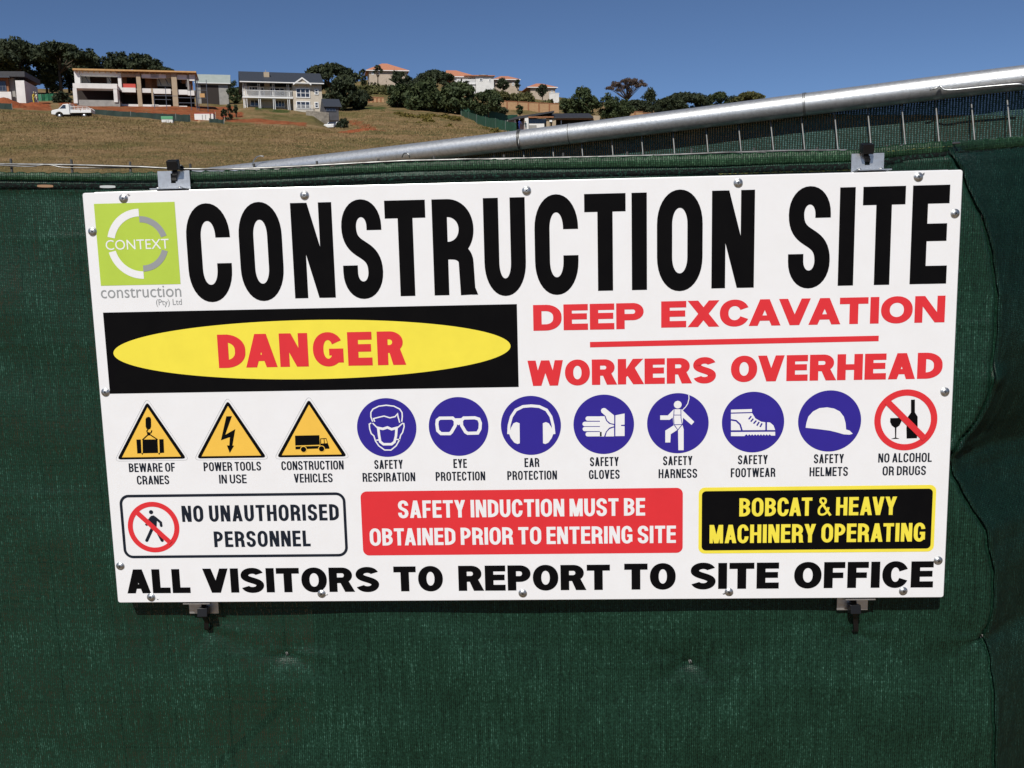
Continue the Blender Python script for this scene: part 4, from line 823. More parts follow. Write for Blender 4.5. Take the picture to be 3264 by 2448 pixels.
# dry grass tufts on the slope
def tufts(name, N, y0, y1, px0, px1, hmin, hmax, m, seed):
    r = np.random.default_rng(seed); u = r.random(N)
    yy = np.exp(np.log(y0) + u * (np.log(y1) - np.log(y0))); pp = r.uniform(px0, px1, N); xx = CAM[0] + np.interp(pp, AZP, AZ) * (yy - CAM[1])
    zz = ground_z(xx, yy) + (lumps(xx, yy, 3, 9) * .28 + lumps(xx, yy, 4, 3) * .10) * np.clip((yy - 12) / 30, 0, 1)
    K = 5; nb = N * K
    bx = np.repeat(xx, K) + r.normal(0, .22, nb); by = np.repeat(yy, K) + r.normal(0, .22, nb); bz = np.repeat(zz, K) - .05
    h = r.uniform(hmin, hmax, nb) * np.clip(by / 105, .3, 1.3); wd = h * .24; a = r.uniform(0, math.pi, nb); lx = r.normal(0, .55, nb) * h; ly = r.normal(0, .55, nb) * h
    v = np.stack([np.stack([bx - wd * np.cos(a), by - wd * np.sin(a), bz], 1), np.stack([bx + wd * np.cos(a), by + wd * np.sin(a), bz], 1), np.stack([bx + lx, by + ly, bz + h], 1)], 1).reshape(-1, 3)
    me = bpy.data.meshes.new(name); me.vertices.add(nb * 3); me.vertices.foreach_set('co', v.astype(np.float32).ravel())
    me.loops.add(nb * 3); me.loops.foreach_set('vertex_index', np.arange(nb * 3, dtype=np.int32)); me.polygons.add(nb)
    me.polygons.foreach_set('loop_start', np.arange(0, nb * 3, 3, dtype=np.int32)); me.polygons.foreach_set('loop_total', np.full(nb, 3, np.int32)); me.update(calc_edges=True); me.materials.append(m)
    o = bpy.data.objects.new(name, me); col.objects.link(o); tag(o, kind='stuff'); return o
M['straw'] = mat('dry grass blades', (0.30, 0.20, 0.104), rough=.9, spec=.1, noise=(.12, (0.19, 0.145, 0.06), .42, .6))
tufts('dry_grass', 34000, 42, 125, -120, 1060, .06, .20, M['straw'], 21)
tufts('dry_grass', 22000, 42, 190, 1060, 1900, .06, .20, M['straw'], 22)

# ---------------------------------------------------------------- trees and bushes
def leaf_mat(name, c1, c2):
    m = mat(name, c1, rough=.7, spec=.25, noise=(.55, c2, .38, .66)); return m
M['lf_dark'] = leaf_mat('dark foliage', (0.020, 0.030, 0.015), (0.052, 0.064, 0.030))
M['lf_mid'] = leaf_mat('green foliage', (0.026, 0.042, 0.016), (0.066, 0.084, 0.032))
M['lf_olive'] = leaf_mat('olive foliage', (0.052, 0.056, 0.018), (0.12, 0.115, 0.04))
M['lf_yellow'] = leaf_mat('yellow green shrub foliage', (0.085, 0.072, 0.014), (0.19, 0.15, 0.036))
M['lf_dry'] = leaf_mat('sparse brownish foliage', (0.075, 0.052, 0.042), (0.13, 0.095, 0.075))
M['bark'] = mat('grey brown bark', (0.10, 0.075, 0.055), rough=.95, spec=.1, noise=(3, (0.055, 0.042, 0.032), .35, .7))
def leaves(name, clumps, count, size, m, parent, seed, flat_=1.0):
    """small leaf sprays in and on the clumps (centre, radii)"""
    r = np.random.default_rng(seed); vol = np.array([a[1][0] * a[1][1] + a[1][0] * a[1][2] for a in clumps]); pick = r.choice(len(clumps), count, p=vol / vol.sum())
    C = np.array([a[0] for a in clumps])[pick]; R = np.array([a[1] for a in clumps])[pick]
    d = r.normal(0, 1, (count, 3)); d /= np.linalg.norm(d, axis=1)[:, None]; rad = r.random(count) ** .38 * (1 + r.normal(0, .10, count))
    P = C + d * rad[:, None] * R
    s = size * r.uniform(.55, 1.35, count); t = r.normal(0, 1, (count, 3)); t[:, 2] *= flat_; t /= np.linalg.norm(t, axis=1)[:, None]
    q = r.normal(0, 1, (count, 3)); q[:, 2] *= flat_; q -= t * (q * t).sum(1)[:, None]; q /= np.linalg.norm(q, axis=1)[:, None]
    a = t * s[:, None]; b = q * (s * r.uniform(.35, .6, count))[:, None]
    v = np.stack([P - a, P - b, P + a, P + b], 1).reshape(-1, 3)
    me = bpy.data.meshes.new(name); me.vertices.add(count * 4); me.vertices.foreach_set('co', v.astype(np.float32).ravel())
    me.loops.add(count * 4); me.loops.foreach_set('vertex_index', np.arange(count * 4, dtype=np.int32)); me.polygons.add(count)
    me.polygons.foreach_set('loop_start', np.arange(0, count * 4, 4, dtype=np.int32)); me.polygons.foreach_set('loop_total', np.full(count, 4, np.int32)); me.update(calc_edges=True); me.materials.append(m)
    o = bpy.data.objects.new(name, me); col.objects.link(o); o.parent = parent; return o
seed_ = [100]
def tree(label, px, Y, w_px, top_py, base_py=None, kind='round', m='lf_dark', dens=1.0, cat='tree', name='tree', lift=None, group=None, leaf=None):
    seed_[0] += 1; r = np.random.default_rng(seed_[0])
    g = gat(px, Y); mpp = Y / FPX * 1.03
    top = at(px, top_py, Y)[2]
    zb = g[2] if base_py is None else min(at(px, base_py, Y)[2], top - 1)
    if base_py is not None and zb > g[2] + .3 and kind in ('bush',): pass
    H = top - zb; W = w_px * mpp / 2
    o = thing(name, label, cat, (g[0], Y, zb), r.uniform(0, 6.28) * 0, group)
    cl = []
    if kind == 'umbrella':
        lo = .52 if lift is None else lift
        for k in range(26):
            a = r.uniform(0, 6.28); q = math.sqrt(r.random()) * .86; x, y = math.cos(a) * q * W, math.sin(a) * q * W
            zz = H * (.97 - (.97 - lo) * (q ** 1.7) * r.uniform(.55, 1.0)) - W * .12; s = W * r.uniform(.15, .27)
            cl.append(((x, y, zz), (s * 1.3, s * 1.3, s * .62)))
        th = .42
    elif kind == 'round':
        lo = .16 if lift is None else lift
        for k in range(34):
            a = r.uniform(0, 6.28); q = math.sqrt(r.random()); h = r.random()
            prof_ = math.sin(math.pi * (.14 + .80 * h)) ** .7
            x, y = math.cos(a) * q * W * .80 * prof_, math.sin(a) * q * W * .80 * prof_; s = W * r.uniform(.17, .30)
            cl.append(((x, y, H * (lo + (1 - lo) * h) * .93), (s, s, s * .85)))
        th = .40
    elif kind == 'bare':
        for k in range(46):
            a = r.uniform(0, 6.28); q = math.sqrt(r.random()) * .95; x, y = math.cos(a) * q * W, math.sin(a) * q * W
            cl.append(((x, y, H * (.95 - .30 * q ** 2 * r.uniform(.6, 1.1) - .12 * r.random())), (W * .13, W * .13, W * .07)))
        th = .3
    else:                                    # bush
        for k in range(18):
            a = r.uniform(0, 6.28); q = math.sqrt(r.random()); x, y = math.cos(a) * q * W * .82, math.sin(a) * q * W * .6; s = min(W * .34, H * .45) * r.uniform(.6, 1.1)
            cl.append(((x, y, max(.15, (H - s * .85) * (1 - q ** 2 * .75) * r.uniform(.35, 1))), (s * 1.15, s, s * .85)))
        th = .15
    # trunk and limbs reaching into the clumps
    tb_ = MB(); hb = H * (.45 if kind == 'umbrella' else .36 if kind == 'bare' else .3)
    r0 = max(.10, H * .028)
    tb_.tube([(0, 0, -.8), (r.normal(0, .1), r.normal(0, .1), hb * .5), (r.normal(0, .25), r.normal(0, .25), hb)], r0, 7, taper=[1.25, .95, .75])
    if kind != 'bush':
        for c_, s_ in [cl[i] for i in r.choice(len(cl), 30 if kind == 'bare' else 9, replace=False)]:
            mid = (c_[0] * .42 + r.normal(0, W * .05), c_[1] * .42, hb + (c_[2] - hb) * .45); tb_.tube([(0, 0, hb * .9), mid, c_], r0 * .5, 5, taper=[1, .7, .25])
    tb_.build('trunk', M['bark'], o, True)
    sz = .2 if kind == 'bare' else leaf or min(.44, max(.24, W * .075))
    area = sum(a[1][0] ** 2 for a in cl); cnt = int(min(7500, 26 * area / (sz * sz) * dens * .40))
    leaves('crown', cl, max(260, cnt), sz, M[m], o, seed_[0] + 5000)
    return o
TR = [ # label, column, distance, width px, top row, base row, kind, material
    ('dark broad tree at the photo edge behind the roof with the grey wall', -30, 205, 190, 128, None, 'umbrella', 'lf_dark', 1.5),
    ('tallest dark spreading tree behind the pale house, its limbs showing below the crown', 75, 222, 250, 119, None, 'umbrella', 'lf_dark', 1.5),
    ('dark spreading tree above the left end of the white framed house', 205, 216, 200, 128, None, 'umbrella', 'lf_dark', 1.6),
    ('dark shaggy tree behind the upper left corner of the white framed house', 290, 232, 120, 150, None, 'round', 'lf_dark', 1.2),
    ('dark round tree rising just above the orange roof beam', 388, 228, 105, 160, None, 'round', 'lf_dark', 1.2),
    ('broad dark tree with a domed crown over the roof beam', 452, 232, 140, 167, None, 'umbrella', 'lf_dark', 1.5),
    ('low dark tree tapering to the right over the tan columns', 522, 226, 100, 203, None, 'umbrella', 'lf_dark', 1.5),
    ('dark leafy tree filling the gap below the crowns behind the left house', 40, 228, 190, 165, None, 'round', 'lf_dark', 1.3),
    ('dark leafy tree between the tallest tree and the white framed house', 160, 226, 150, 158, None, 'round', 'lf_dark', 1.3),
    ('dark leafy tree just left of the white framed house', 232, 236, 130, 166, None, 'round', 'lf_dark', 1.3),
    ('dark leafy tree behind the middle of the orange roof beam', 330, 238, 130, 178, None, 'round', 'lf_dark', 1.3),
    ('dark leafy tree low behind the left house', -50, 220, 150, 172, None, 'round', 'lf_dark', 1.3),
    ('dark tall bush beside the left wall of the white framed house', 205, 158, 66, 278, 342, 'bush', 'lf_dark', 1.2),
    ('leafy dark tree between the two houses, below the slate eaves', 752, 178, 62, 258, 335, 'round', 'lf_mid', 1.1),
    ('tree tops peeping over the ridge of the slate roof', 930, 215, 60, 231, None, 'round', 'lf_dark', 1.0),
    ('large dark umbrella shaped tree right of the cream house', 1062, 205, 172, 203, None, 'umbrella', 'lf_dark', 1.9),
    ('dark bushy tree under the umbrella shaped tree', 1095, 192, 150, 255, None, 'round', 'lf_dark', 1.3),
    ('dark bush hanging over the top of the red track', 1150, 196, 90, 288, None, 'round', 'lf_dark', 1.2),
    ('small dark tree against the left gable of the tan villa', 1163, 300, 36, 219, None, 'round', 'lf_dark', 1.0),
    ('olive green mound of scrub below the tan villa', 1205, 268, 140, 247, 322, 'bush', 'lf_olive', 1.6),
    ('thin dark palm like tree in front of the tan villa', 1211, 292, 30, 203, None, 'umbrella', 'lf_dark', 1.0),
    ('dark tree right of the tan villa above the retaining wall', 1275, 285, 70, 226, None, 'round', 'lf_dark', 1.1),
    ('dark tree joining the hedge under the tan villa', 1318, 275, 80, 236, None, 'round', 'lf_dark', 1.2),
    ('flat topped dark tree left of the long orange roofs', 1388, 288, 118, 224, None, 'umbrella', 'lf_dark', 1.9),
    ('dark tree touching the corner of the long orange roof', 1430, 282, 60, 229, None, 'round', 'lf_dark', 1.2),
    ('dark mass of bush at the left end of the hedge on the slope', 1272, 210, 112, 272, 348, 'round', 'lf_mid', 1.2),
    ('widest dark bush in the middle of the hedge on the slope', 1372, 208, 180, 262, 360, 'round', 'lf_mid', 1.3),
    ('dark bush below the white balustrade of the long villa', 1470, 206, 160, 270, 366, 'round', 'lf_mid', 1.3),
    ('dark bush at the right end of the hedge above the green screen', 1558, 205, 116, 290, 366, 'round', 'lf_mid', 1.2),
    ('low rounded bush joining the hedge to the tan wall', 1590, 216, 60, 330, 366, 'bush', 'lf_dark', 1.2),
    ('olive scrub under the right gable of the long villa', 1575, 290, 90, 276, 318, 'bush', 'lf_olive', 1.4),
    ('dark shrub in front of the middle orange roofed house', 1606, 300, 52, 252, 285, 'round', 'lf_dark', 1.1),
    ('shrub at the right corner of the middle orange roofed house', 1653, 305, 24, 252, 282, 'round', 'lf_dark', 1.0),
    ('olive scrub between the middle and the last orange roofed house', 1660, 295, 120, 283, 330, 'bush', 'lf_olive', 1.4),
    ('dark tree before the wall of the last orange roofed house', 1730, 300, 44, 266, 310, 'round', 'lf_dark', 1.1),
    ('olive scrub on the bank above the long tan wall', 1735, 280, 130, 312, 346, 'bush', 'lf_olive', 1.4),
    ('small dark tree standing alone below the long tan wall', 1658, 226, 30, 334, 366, 'round', 'lf_mid', 1.0),
    ('dense round green tree at the end of the long tan wall', 1850, 235, 132, 284, None, 'round', 'lf_mid', 1.4),
    ('dark green tree to the right of the dense round tree', 1936, 240, 96, 299, None, 'round', 'lf_mid', 1.2),
    ('bare branched brownish tree with a flat crown above the pipe', 2000, 300, 132, 247, None, 'bare', 'lf_dry', 1.0),
    ('dark tree behind the brownish flat crowned tree', 2078, 290, 80, 282, None, 'round', 'lf_dark', 1.0),
    ('low dark tree sinking behind the pipe', 2112, 280, 70, 314, None, 'round', 'lf_dark', 1.1),
    ('spreading dark tree on the skyline over the pipe', 2180, 310, 120, 293, None, 'umbrella', 'lf_dark', 1.4),
    ('round green tree on the skyline near where the pipe hides the hill', 2287, 315, 76, 286, None, 'round', 'lf_mid', 1.1),
    ('olive tree last on the skyline before the pipe', 2385, 320, 115, 292, None, 'umbrella', 'lf_olive', 1.5),
    ('dark tree filling the gap between the skyline trees', 2335, 330, 80, 308, None, 'round', 'lf_dark', 1.0),
    ('low dark tree between the brownish tree and the skyline trees', 2150, 296, 110, 312, None, 'round', 'lf_dark', 1.2),
    ('small dark tree joining the two spreading skyline trees', 2236, 314, 84, 305, None, 'round', 'lf_dark', 1.2),
    ('dark green tree filling the gap right of the dense round tree', 1985, 252, 90, 322, None, 'round', 'lf_mid', 1.2),
    ('tree hidden low behind the brownish tree and the pipe', 2030, 275, 90, 318, None, 'round', 'lf_dark', 1.0)]
for t in TR: tree(t[0], t[1], t[2], t[3], t[4], t[5], t[6], t[7], t[8])
# yellowish shrubs on the open slope
SH_ = [(1180, 188, 58, 350, 366, 'widest yellow green shrub below the dark umbrella tree'), (1215, 186, 40, 354, 368, 'small yellow green shrub beside the widest one'), (1270, 180, 44, 354, 372, 'yellow shrub at the left of the shrub patch'), (1300, 176, 60, 358, 378, 'large yellow shrub in the middle of the shrub patch'), (1345, 172, 66, 362, 384, 'yellow shrub on the lower side of the shrub patch'), (1372, 180, 56, 358, 376, 'yellow shrub under the hedge of the slope'), (1295, 158, 60, 386, 406, 'bright yellow shrub lowest in the shrub patch'), (1340, 156, 56, 386, 406, 'bright yellow shrub beside the lowest one'), (1365, 165, 46, 374, 394, 'yellow shrub between the upper and the lower patch'), (1420, 180, 50, 362, 378, 'flat yellow shrub left of the green screen'), (1240, 160, 30, 382, 394, 'lone small shrub beside the red track'), (1545, 150, 36, 398, 410, 'yellow shrub close to the green screen'), (1575, 140, 40, 405, 425, 'green shrub at the foot of the green screen'), (1455, 176, 36, 366, 380, 'low shrub at the end of the green screen'), (1430, 150, 30, 392, 402, 'lone shrub on the straw slope'), (535, 48, 26, 508, 517, 'yellow tuft above the upper left cable tie'), (712, 52, 30, 508, 522, 'yellow tuft above the left end of the pipe')]
for px, Y, w_, tp_, bp_, lab in SH_: tree(lab, px, Y, w_, tp_, bp_, 'bush', 'lf_yellow', 1.5, 'shrub', 'shrub', leaf=.2 if Y > 100 else .09)
for px, Y, w_, tp_, bp_, lab in ((716, 134, 22, 346, 392, 'dark upright shrub beside the stone bank left of the cream house'), (733, 136, 24, 330, 392, 'tallest dark upright shrub left of the cream house'), (755, 140, 14, 333, 360, 'thin dark upright shrub under the cream house'), (1096, 134, 36, 374, 416, 'dark round bush beside the garage with the white car'), (1078, 138, 20, 392, 416, 'dark low bush between the garage and the round bush')):
    tree(lab, px, Y, w_, tp_, bp_, 'round', 'lf_dark', 1.3, 'shrub', 'shrub', leaf=.22, lift=.05)

# ---------------------------------------------------------------- houses on the hill
M['plaster'] = mat('white plaster', (0.74, 0.73, 0.71), rough=.85, noise=(.8, (0.60, 0.59, 0.57), .4, .75))
M['tan'] = mat('tan plaster', (0.42, 0.335, 0.235), rough=.9, noise=(1.2, (0.36, 0.28, 0.19), .4, .7))
M['cream'] = mat('cream plaster', (0.56, 0.50, 0.41), rough=.9, noise=(1, (0.49, 0.43, 0.35), .4, .7))
M['villa'] = mat('pale tan plaster', (0.48, 0.40, 0.32), rough=.9, noise=(1, (0.40, 0.33, 0.26), .4, .7))
M['brickwork'] = mat('rough orange brickwork', (0.34, 0.155, 0.075), rough=.95, noise=(4, (0.24, 0.10, 0.05), .4, .65))
M['brown'] = mat('dark brown timber', (0.055, 0.025, 0.018), rough=.8)
M['slate'] = mat('slate roof', (0.045, 0.052, 0.066), rough=.6, noise=(5, (0.032, 0.037, 0.048), .4, .65), bump=(12, .4, .05))
M['sheet'] = mat('pale green grey roof sheet', (0.36, 0.40, 0.37), rough=.6, noise=(1, (0.31, 0.35, 0.32), .4, .7))
M['tile'] = mat('orange roof tile', (0.52, 0.22, 0.125), rough=.85, noise=(4, (0.38, 0.155, 0.09), .4, .65), bump=(9, .4, .06))
M['trim'] = mat('white trim paint', (0.80, 0.80, 0.79), rough=.5)
M['darkroof'] = mat('dark roof sheet', (0.03, 0.031, 0.037), rough=.55, noise=(2, (0.045, 0.045, 0.05), .4, .7))
M['stone'] = mat('grey stone wall', (0.27, 0.24, 0.20), rough=.95, noise=(2.2, (0.17, 0.15, 0.125), .38, .66), bump=(3, .8, .1))
M['gwall'] = mat('grey rendered wall', (0.33, 0.32, 0.30), rough=.9, noise=(1.4, (0.24, 0.235, 0.225), .4, .7))
M['timber'] = mat('orange roof timber', (0.55, 0.33, 0.135), rough=.8, noise=(2, (0.45, 0.25, 0.10), .4, .7))
M['glass'] = mat('window glass', (0.03, 0.035, 0.05), rough=.08, spec=.8)
M['dark'] = mat('interior dark with shade', (0.03, 0.023, 0.02), rough=.9)  # near-black tone paints the shade of deep rooms and openings
M['shadewall'] = mat('grey wall darkened for shade', (0.085, 0.085, 0.095), rough=.9, noise=(1.4, (0.06, 0.06, 0.066), .4, .7))  # dark tone paints the garage's shadow side into the wall colour
M['steel'] = mat('blue grey scaffold steel', (0.10, 0.115, 0.15), rough=.6, metal=.3)
M['redsheet'] = mat('red plastic sheet', (0.50, 0.06, 0.04), rough=.6)
M['rubber'] = mat('black rubber', (0.012, 0.012, 0.012), rough=.8)
M['carwhite'] = mat('white car paint', (0.74, 0.74, 0.73), rough=.3, spec=.5, coat=.4)
M['greenbox'] = mat('green plastic', (0.10, 0.33, 0.17), rough=.5)
M['screen'] = mat('green screen netting', (0.016, 0.072, 0.043), rough=.7, noise=(.8, (0.024, 0.095, 0.06), .4, .65), bump=(1.5, .5, .2))
M['screenbright'] = mat('bright green screen netting', (0.02, 0.17, 0.075), rough=.7, noise=(.8, (0.03, 0.2, 0.1), .4, .65), bump=(1.5, .5, .2))
M['screendark'] = mat('dark green screen netting', (0.010, 0.026, 0.021), rough=.8, noise=(.8, (0.016, 0.036, 0.028), .4, .65))
class House:
    def __init__(s, name, label, px, py, Y, yaw, cat='house', group=None):
        s.O = at(px, py, Y); s.yaw = math.radians(yaw); s.root = thing(name, label, cat, tuple(s.O), s.yaw, group)
        s.ex = np.array([math.cos(s.yaw), math.sin(s.yaw), 0]); s.ey = np.array([-math.sin(s.yaw), math.cos(s.yaw), 0])
    def L(s, px, py, dep=0.0):               # local x and z of what the photo shows at a pixel, on the plane dep metres behind the front
        d = ray(px, py); k = (dep - (CAM - s.O) @ s.ey) / (d @ s.ey); p_ = CAM + d * k - s.O; return float(p_ @ s.ex), float(p_[2])
    def rect(s, x0, y0, x1, y1, dep=0.0):    # left, top, right, bottom in photo pixels (rows read at the left edge)
        a = s.L(x0, y0, dep); b_ = s.L(x0, y1, dep); c = s.L(x1, (y0 + y1) / 2, dep); return a[0], b_[1], c[0], a[1]
    def box(s, mb, x0, y0, x1, y1, d0, d1, zlow=None):
        a, b_, c, d = s.rect(x0, y0, x1, y1, d0); mb.box(a, d0, b_ if zlow is None else zlow, c, d1, d); return a, b_, c, d
    def part(s, name, m, boxes, parent=None):
        if name in ('spandrel', 'lintel', 'orange_wall', 'inner_white_wall', 'inner_wall', 'grey_wall', 'plinth', 'back_wall', 'dark_end_wall'):
            for q in boxes: s.box(mb_ := MB(), *q); last = mb_.build(name, M[m], parent or s.root)
            return last
        mb = MB()
        for q in boxes: s.box(mb, *q)
        return mb.build(name, M[m], parent or s.root)
    def window(s, x0, y0, x1, y1, dep, nx=2, nz=2, fr=.07, m='trim'):
        a, b_, c, d = s.rect(x0, y0, x1, y1, dep); mb = MB(); y = dep - .10
        mb.box(a, y, b_, a + fr, dep - .003, d).box(c - fr, y, b_, c, dep - .003, d).box(a + fr, y, d - fr, c - fr, dep - .003, d).box(a + fr, y, b_, c - fr, dep - .003, b_ + fr)
        for i in range(1, nx): q = a + (c - a) * i / nx; mb.box(q - fr * .35, y + .02, b_ + fr, q + fr * .35, dep - .01, d - fr)
        for i in range(1, nz): q = b_ + (d - b_) * i / nz; mb.box(a + fr, y + .03, q - fr * .3, c - fr, dep - .02, q + fr * .3)
        f = mb.build('window', M[m], s.root); MB().box(a + fr * .8, dep - .05, b_ + fr * .8, c - fr * .8, dep - .006, d - fr * .8).build('pane', M['glass'], f); return f

def z6(a, b): return 200 + a / 7.373, 200 + b / 7.373
def z7(a, b): return 480 + a / 7.373, 200 + b / 7.373
# 1: the house being built with white frames and tan columns
h = House('unfinished_house', 'long two storey unfinished house with white frames, tan columns and an orange roof beam', *z6(258, 950), 150, 17.5)
def B6(x0, y0, x1, y1, d0, d1, zl=None): return (*z6(x0, y0), *z6(x1, y1), d0, d1, zl)
def B7(x0, y0, x1, y1, d0, d1, zl=None):     # rows of the right half are read back along the roof slope to its left edge
    return (*z7(x0, y0), *z7(x1, y1), d0, d1, zl)
h.part('upper_frame', 'plaster', [B6(258, 165, 400, 480, 0, 6), B6(400, 200, 1283, 290, 0, 1.2), B6(1283, 232, 1378, 640, 0, 1.2), B6(400, 478, 1283, 500, 0, 6)])
h.part('lower_frame', 'plaster', [B6(230, 480, 1275, 592, -2.2, -.02), B6(230, 592, 338, 950, -2.2, -1.4), B6(1185, 618, 1285, 925, -2.2, 1.0)])
h.part('back_wall', 'plaster', [B6(400, 290, 640, 480, 3.2, 3.5), B6(1030, 300, 1130, 500, 3.2, 3.5)])
h.part('inner_wall', 'brown', [B6(630, 290, 1035, 500, 3.4, 3.7), B6(1130, 300, 1290, 510, 3.5, 3.8)])
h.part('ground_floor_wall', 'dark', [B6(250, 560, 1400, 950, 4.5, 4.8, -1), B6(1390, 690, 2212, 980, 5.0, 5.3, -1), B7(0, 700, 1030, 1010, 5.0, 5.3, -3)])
h.part('terrace', 'gwall', [B6(330, 868, 1340, 960, -2.0, 1.5, -2.5)])
h.part('tan_column', 'tan', [B6(1715, 240, 1845, 985, -.25, .5, -2.5)])
h.part('lintel_panel', 'tan', [B6(1372, 240, 1715, 325, -.05, .4)])
h.part('tan_column', 'tan', [B6(2075, 600, 2130, 985, -.1, .3, -2.5)])
h.part('tan_column', 'tan', [B7(475, 235, 632, 1090, -.3, .5, -4)])
h.part('lintel_panel', 'tan', [B7(362, 235, 474, 350, -.05, .4)])
h.part('spandrel', 'plaster', [B6(1380, 580, 1714, 688, -.05, .3), B6(1846, 600, 2074, 700, -.05, .3)])
h.part('spandrel', 'plaster', [B7(45, 605, 474, 722, -.05, .3), B7(633, 630, 870, 745, -.05, .3), B7(870, 655, 1030, 765, -.05, .3)])
h.part('lintel', 'plaster', [B6(1846, 258, 2260, 352, -.05, .4), B7(0, 262, 361, 350, -.05, .4), B7(614, 275, 848, 385, -.05, .4), B7(900, 272, 1045, 420, -.05, .3)])
h.part('orange_wall', 'brickwork', [B6(1378, 330, 1500, 500, 2.0, 2.3), B6(1930, 350, 2212, 610, 2.4, 2.7), B7(0, 350, 140, 610, 2.4, 2.7), B7(880, 400, 990, 640, .6, .9), B7(730, 400, 830, 480, 1.6, 1.9)])
h.part('inner_white_wall', 'plaster', [B7(130, 360, 475, 545, 3, 3.3), B7(825, 420, 868, 560, 1.2, 1.5)])
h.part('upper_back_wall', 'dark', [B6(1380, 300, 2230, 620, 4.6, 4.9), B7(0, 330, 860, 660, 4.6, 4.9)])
h.part('red_sheet', 'redsheet', [B6(1395, 490, 1712, 582, .3, .36)])
h.part('floor_slab', 'gwall', [B6(1378, 600, 2230, 640, .35, 6), B7(0, 620, 1030, 660, .35, 6)])
h.part('plinth', 'plaster', [B6(1330, 968, 2250, 1000, -.2, .1, -2.5), B7(20, 990, 474, 1030, -.2, .1, -4), B7(632, 1010, 862, 1100, -.2, .1, -4)])
h.part('dark_end_wall', 'stone', [B7(690, 1090, 975, 1340, -.6, -.1, -7), B7(1030, 300, 1062, 1300, -.15, 5, -5)])
h.part('side_wall', 'gwall', [B7(848, 285, 900, 640, -.1, .2)])
# roof beam with rafters showing
a0 = h.L(*z6(236, 132), -.5); a1 = h.L(*z7(1075, 245), -.5); bb = h.L(*z6(240, 190), -.5)
h_b = MB().box(a0[0], -.9, bb[1] + .10, a1[0], 6.6, a0[1] - .05).build('roof_beam', M['timber'], h.root)
mbr = MB()
for i in range(22):
    x = a0[0] + .5 + (a1[0] - a0[0] - 1) * i / 21; mbr.box(x - .05, -.6, bb[1] - .14, x + .05, 6.3, bb[1] + .085)
mbr.build('rafter', M['timber'], h_b)
pr = MB()
for x0, y0, x1, y1 in ((505, 280, 620, 470), (780, 215, 830, 300), (1040, 300, 1130, 460)):
    a, c = h.L(*z6(x0, y0), 1.0), h.L(*z6(x1, y1), 1.0); pr.tube([(a[0], 1.0, a[1]), (c[0], 1.0, c[1])], .07, 5)
for x0, y0, x1, y1 in ((180, 350, 250, 530), (340, 355, 420, 520), (670, 375, 720, 465)):
    a, c = h.L(*z7(x0, y0), 1.0), h.L(*z7(x1, y1), 1.0); pr.tube([(a[0], 1.0, a[1]), (c[0], 1.0, c[1])], .07, 5)
pr.build('prop', M['steel'], h.root)
# scaffold at the right of the unfinished house
sc_ = House('scaffold', 'thin blue grey pole scaffold round the right end of the unfinished house', *z7(640, 1300), 147.5, 17.5, 'scaffold')
for x, y0, y1 in ((1042, 300, 1340), (1090, 330, 1330), (1305, 400, 1250), (925, 500, 1120), (345, 560, 1020), (70, 700, 1000)):
    a = sc_.L(*z7(x, y0)); c = sc_.L(*z7(x, y1)); MB().tube([(a[0], 0, a[1]), (a[0], 0, c[1] - .5)], .055, 6).build('pole', M['steel'], sc_.root)
for x0, x1, y in ((1040, 1310, 480), (1040, 1310, 640), (640, 1310, 820), (640, 1060, 940), (60, 480, 860), (60, 640, 770)):
    a = sc_.L(*z7(x0, y)); c = sc_.L(*z7(x1, y)); MB().tube([(a[0], .06, a[1]), (c[0], .06, a[1])], .045, 6).build('rail', M['steel'], sc_.root)
a = sc_.L(*z7(1155, 720)); c = sc_.L(*z7(1275, 815)); MB().box(a[0], -.05, c[1], c[0], -.01, a[1]).build('board', M['timber'], sc_.root)

# 2: low building with the pale sheet roof behind it
h = House('shed_roofed_building', 'low dark walled building with a pale green grey sheet roof beside the unfinished house', *z7(1060, 760), 176, 17.5)
a = h.L(*z7(1040, 262), 3.4); b_ = h.L(*z7(1835, 305), 3.4); c = h.L(*z7(1130, 478), 0); d = h.L(*z7(1882, 535), 0)
zr, ze = a[1], c[1]
MB().xprism([(-.5, ze - .12), (-.5, ze), (3.6, zr), (3.6, zr - .14)], a[0], d[0]).xprism([(3.603, zr - .14), (3.603, zr), (7.6, ze), (7.6, ze - .12)], a[0], d[0]).build('roof', M['sheet'], h.root)
MB().box(a[0] + .2, .0, -3, d[0] - .5, 7.0, ze - .05).xprism([(0.02, ze - .05), (3.6, zr - .2), (6.98, ze - .05)], d[0] - .5, d[0] - .3).build('wall', M['gwall'], h.root)
MB().box(a[0] + 1, -.02, -3, d[0] - 2.2, -.004, ze - .3).build('door', M['dark'], h.root)
MB().tube([(a[0], -.55, ze - .06), (d[0], -.55, ze - .06)], .08, 6).build('gutter', M['trim'], h.root)

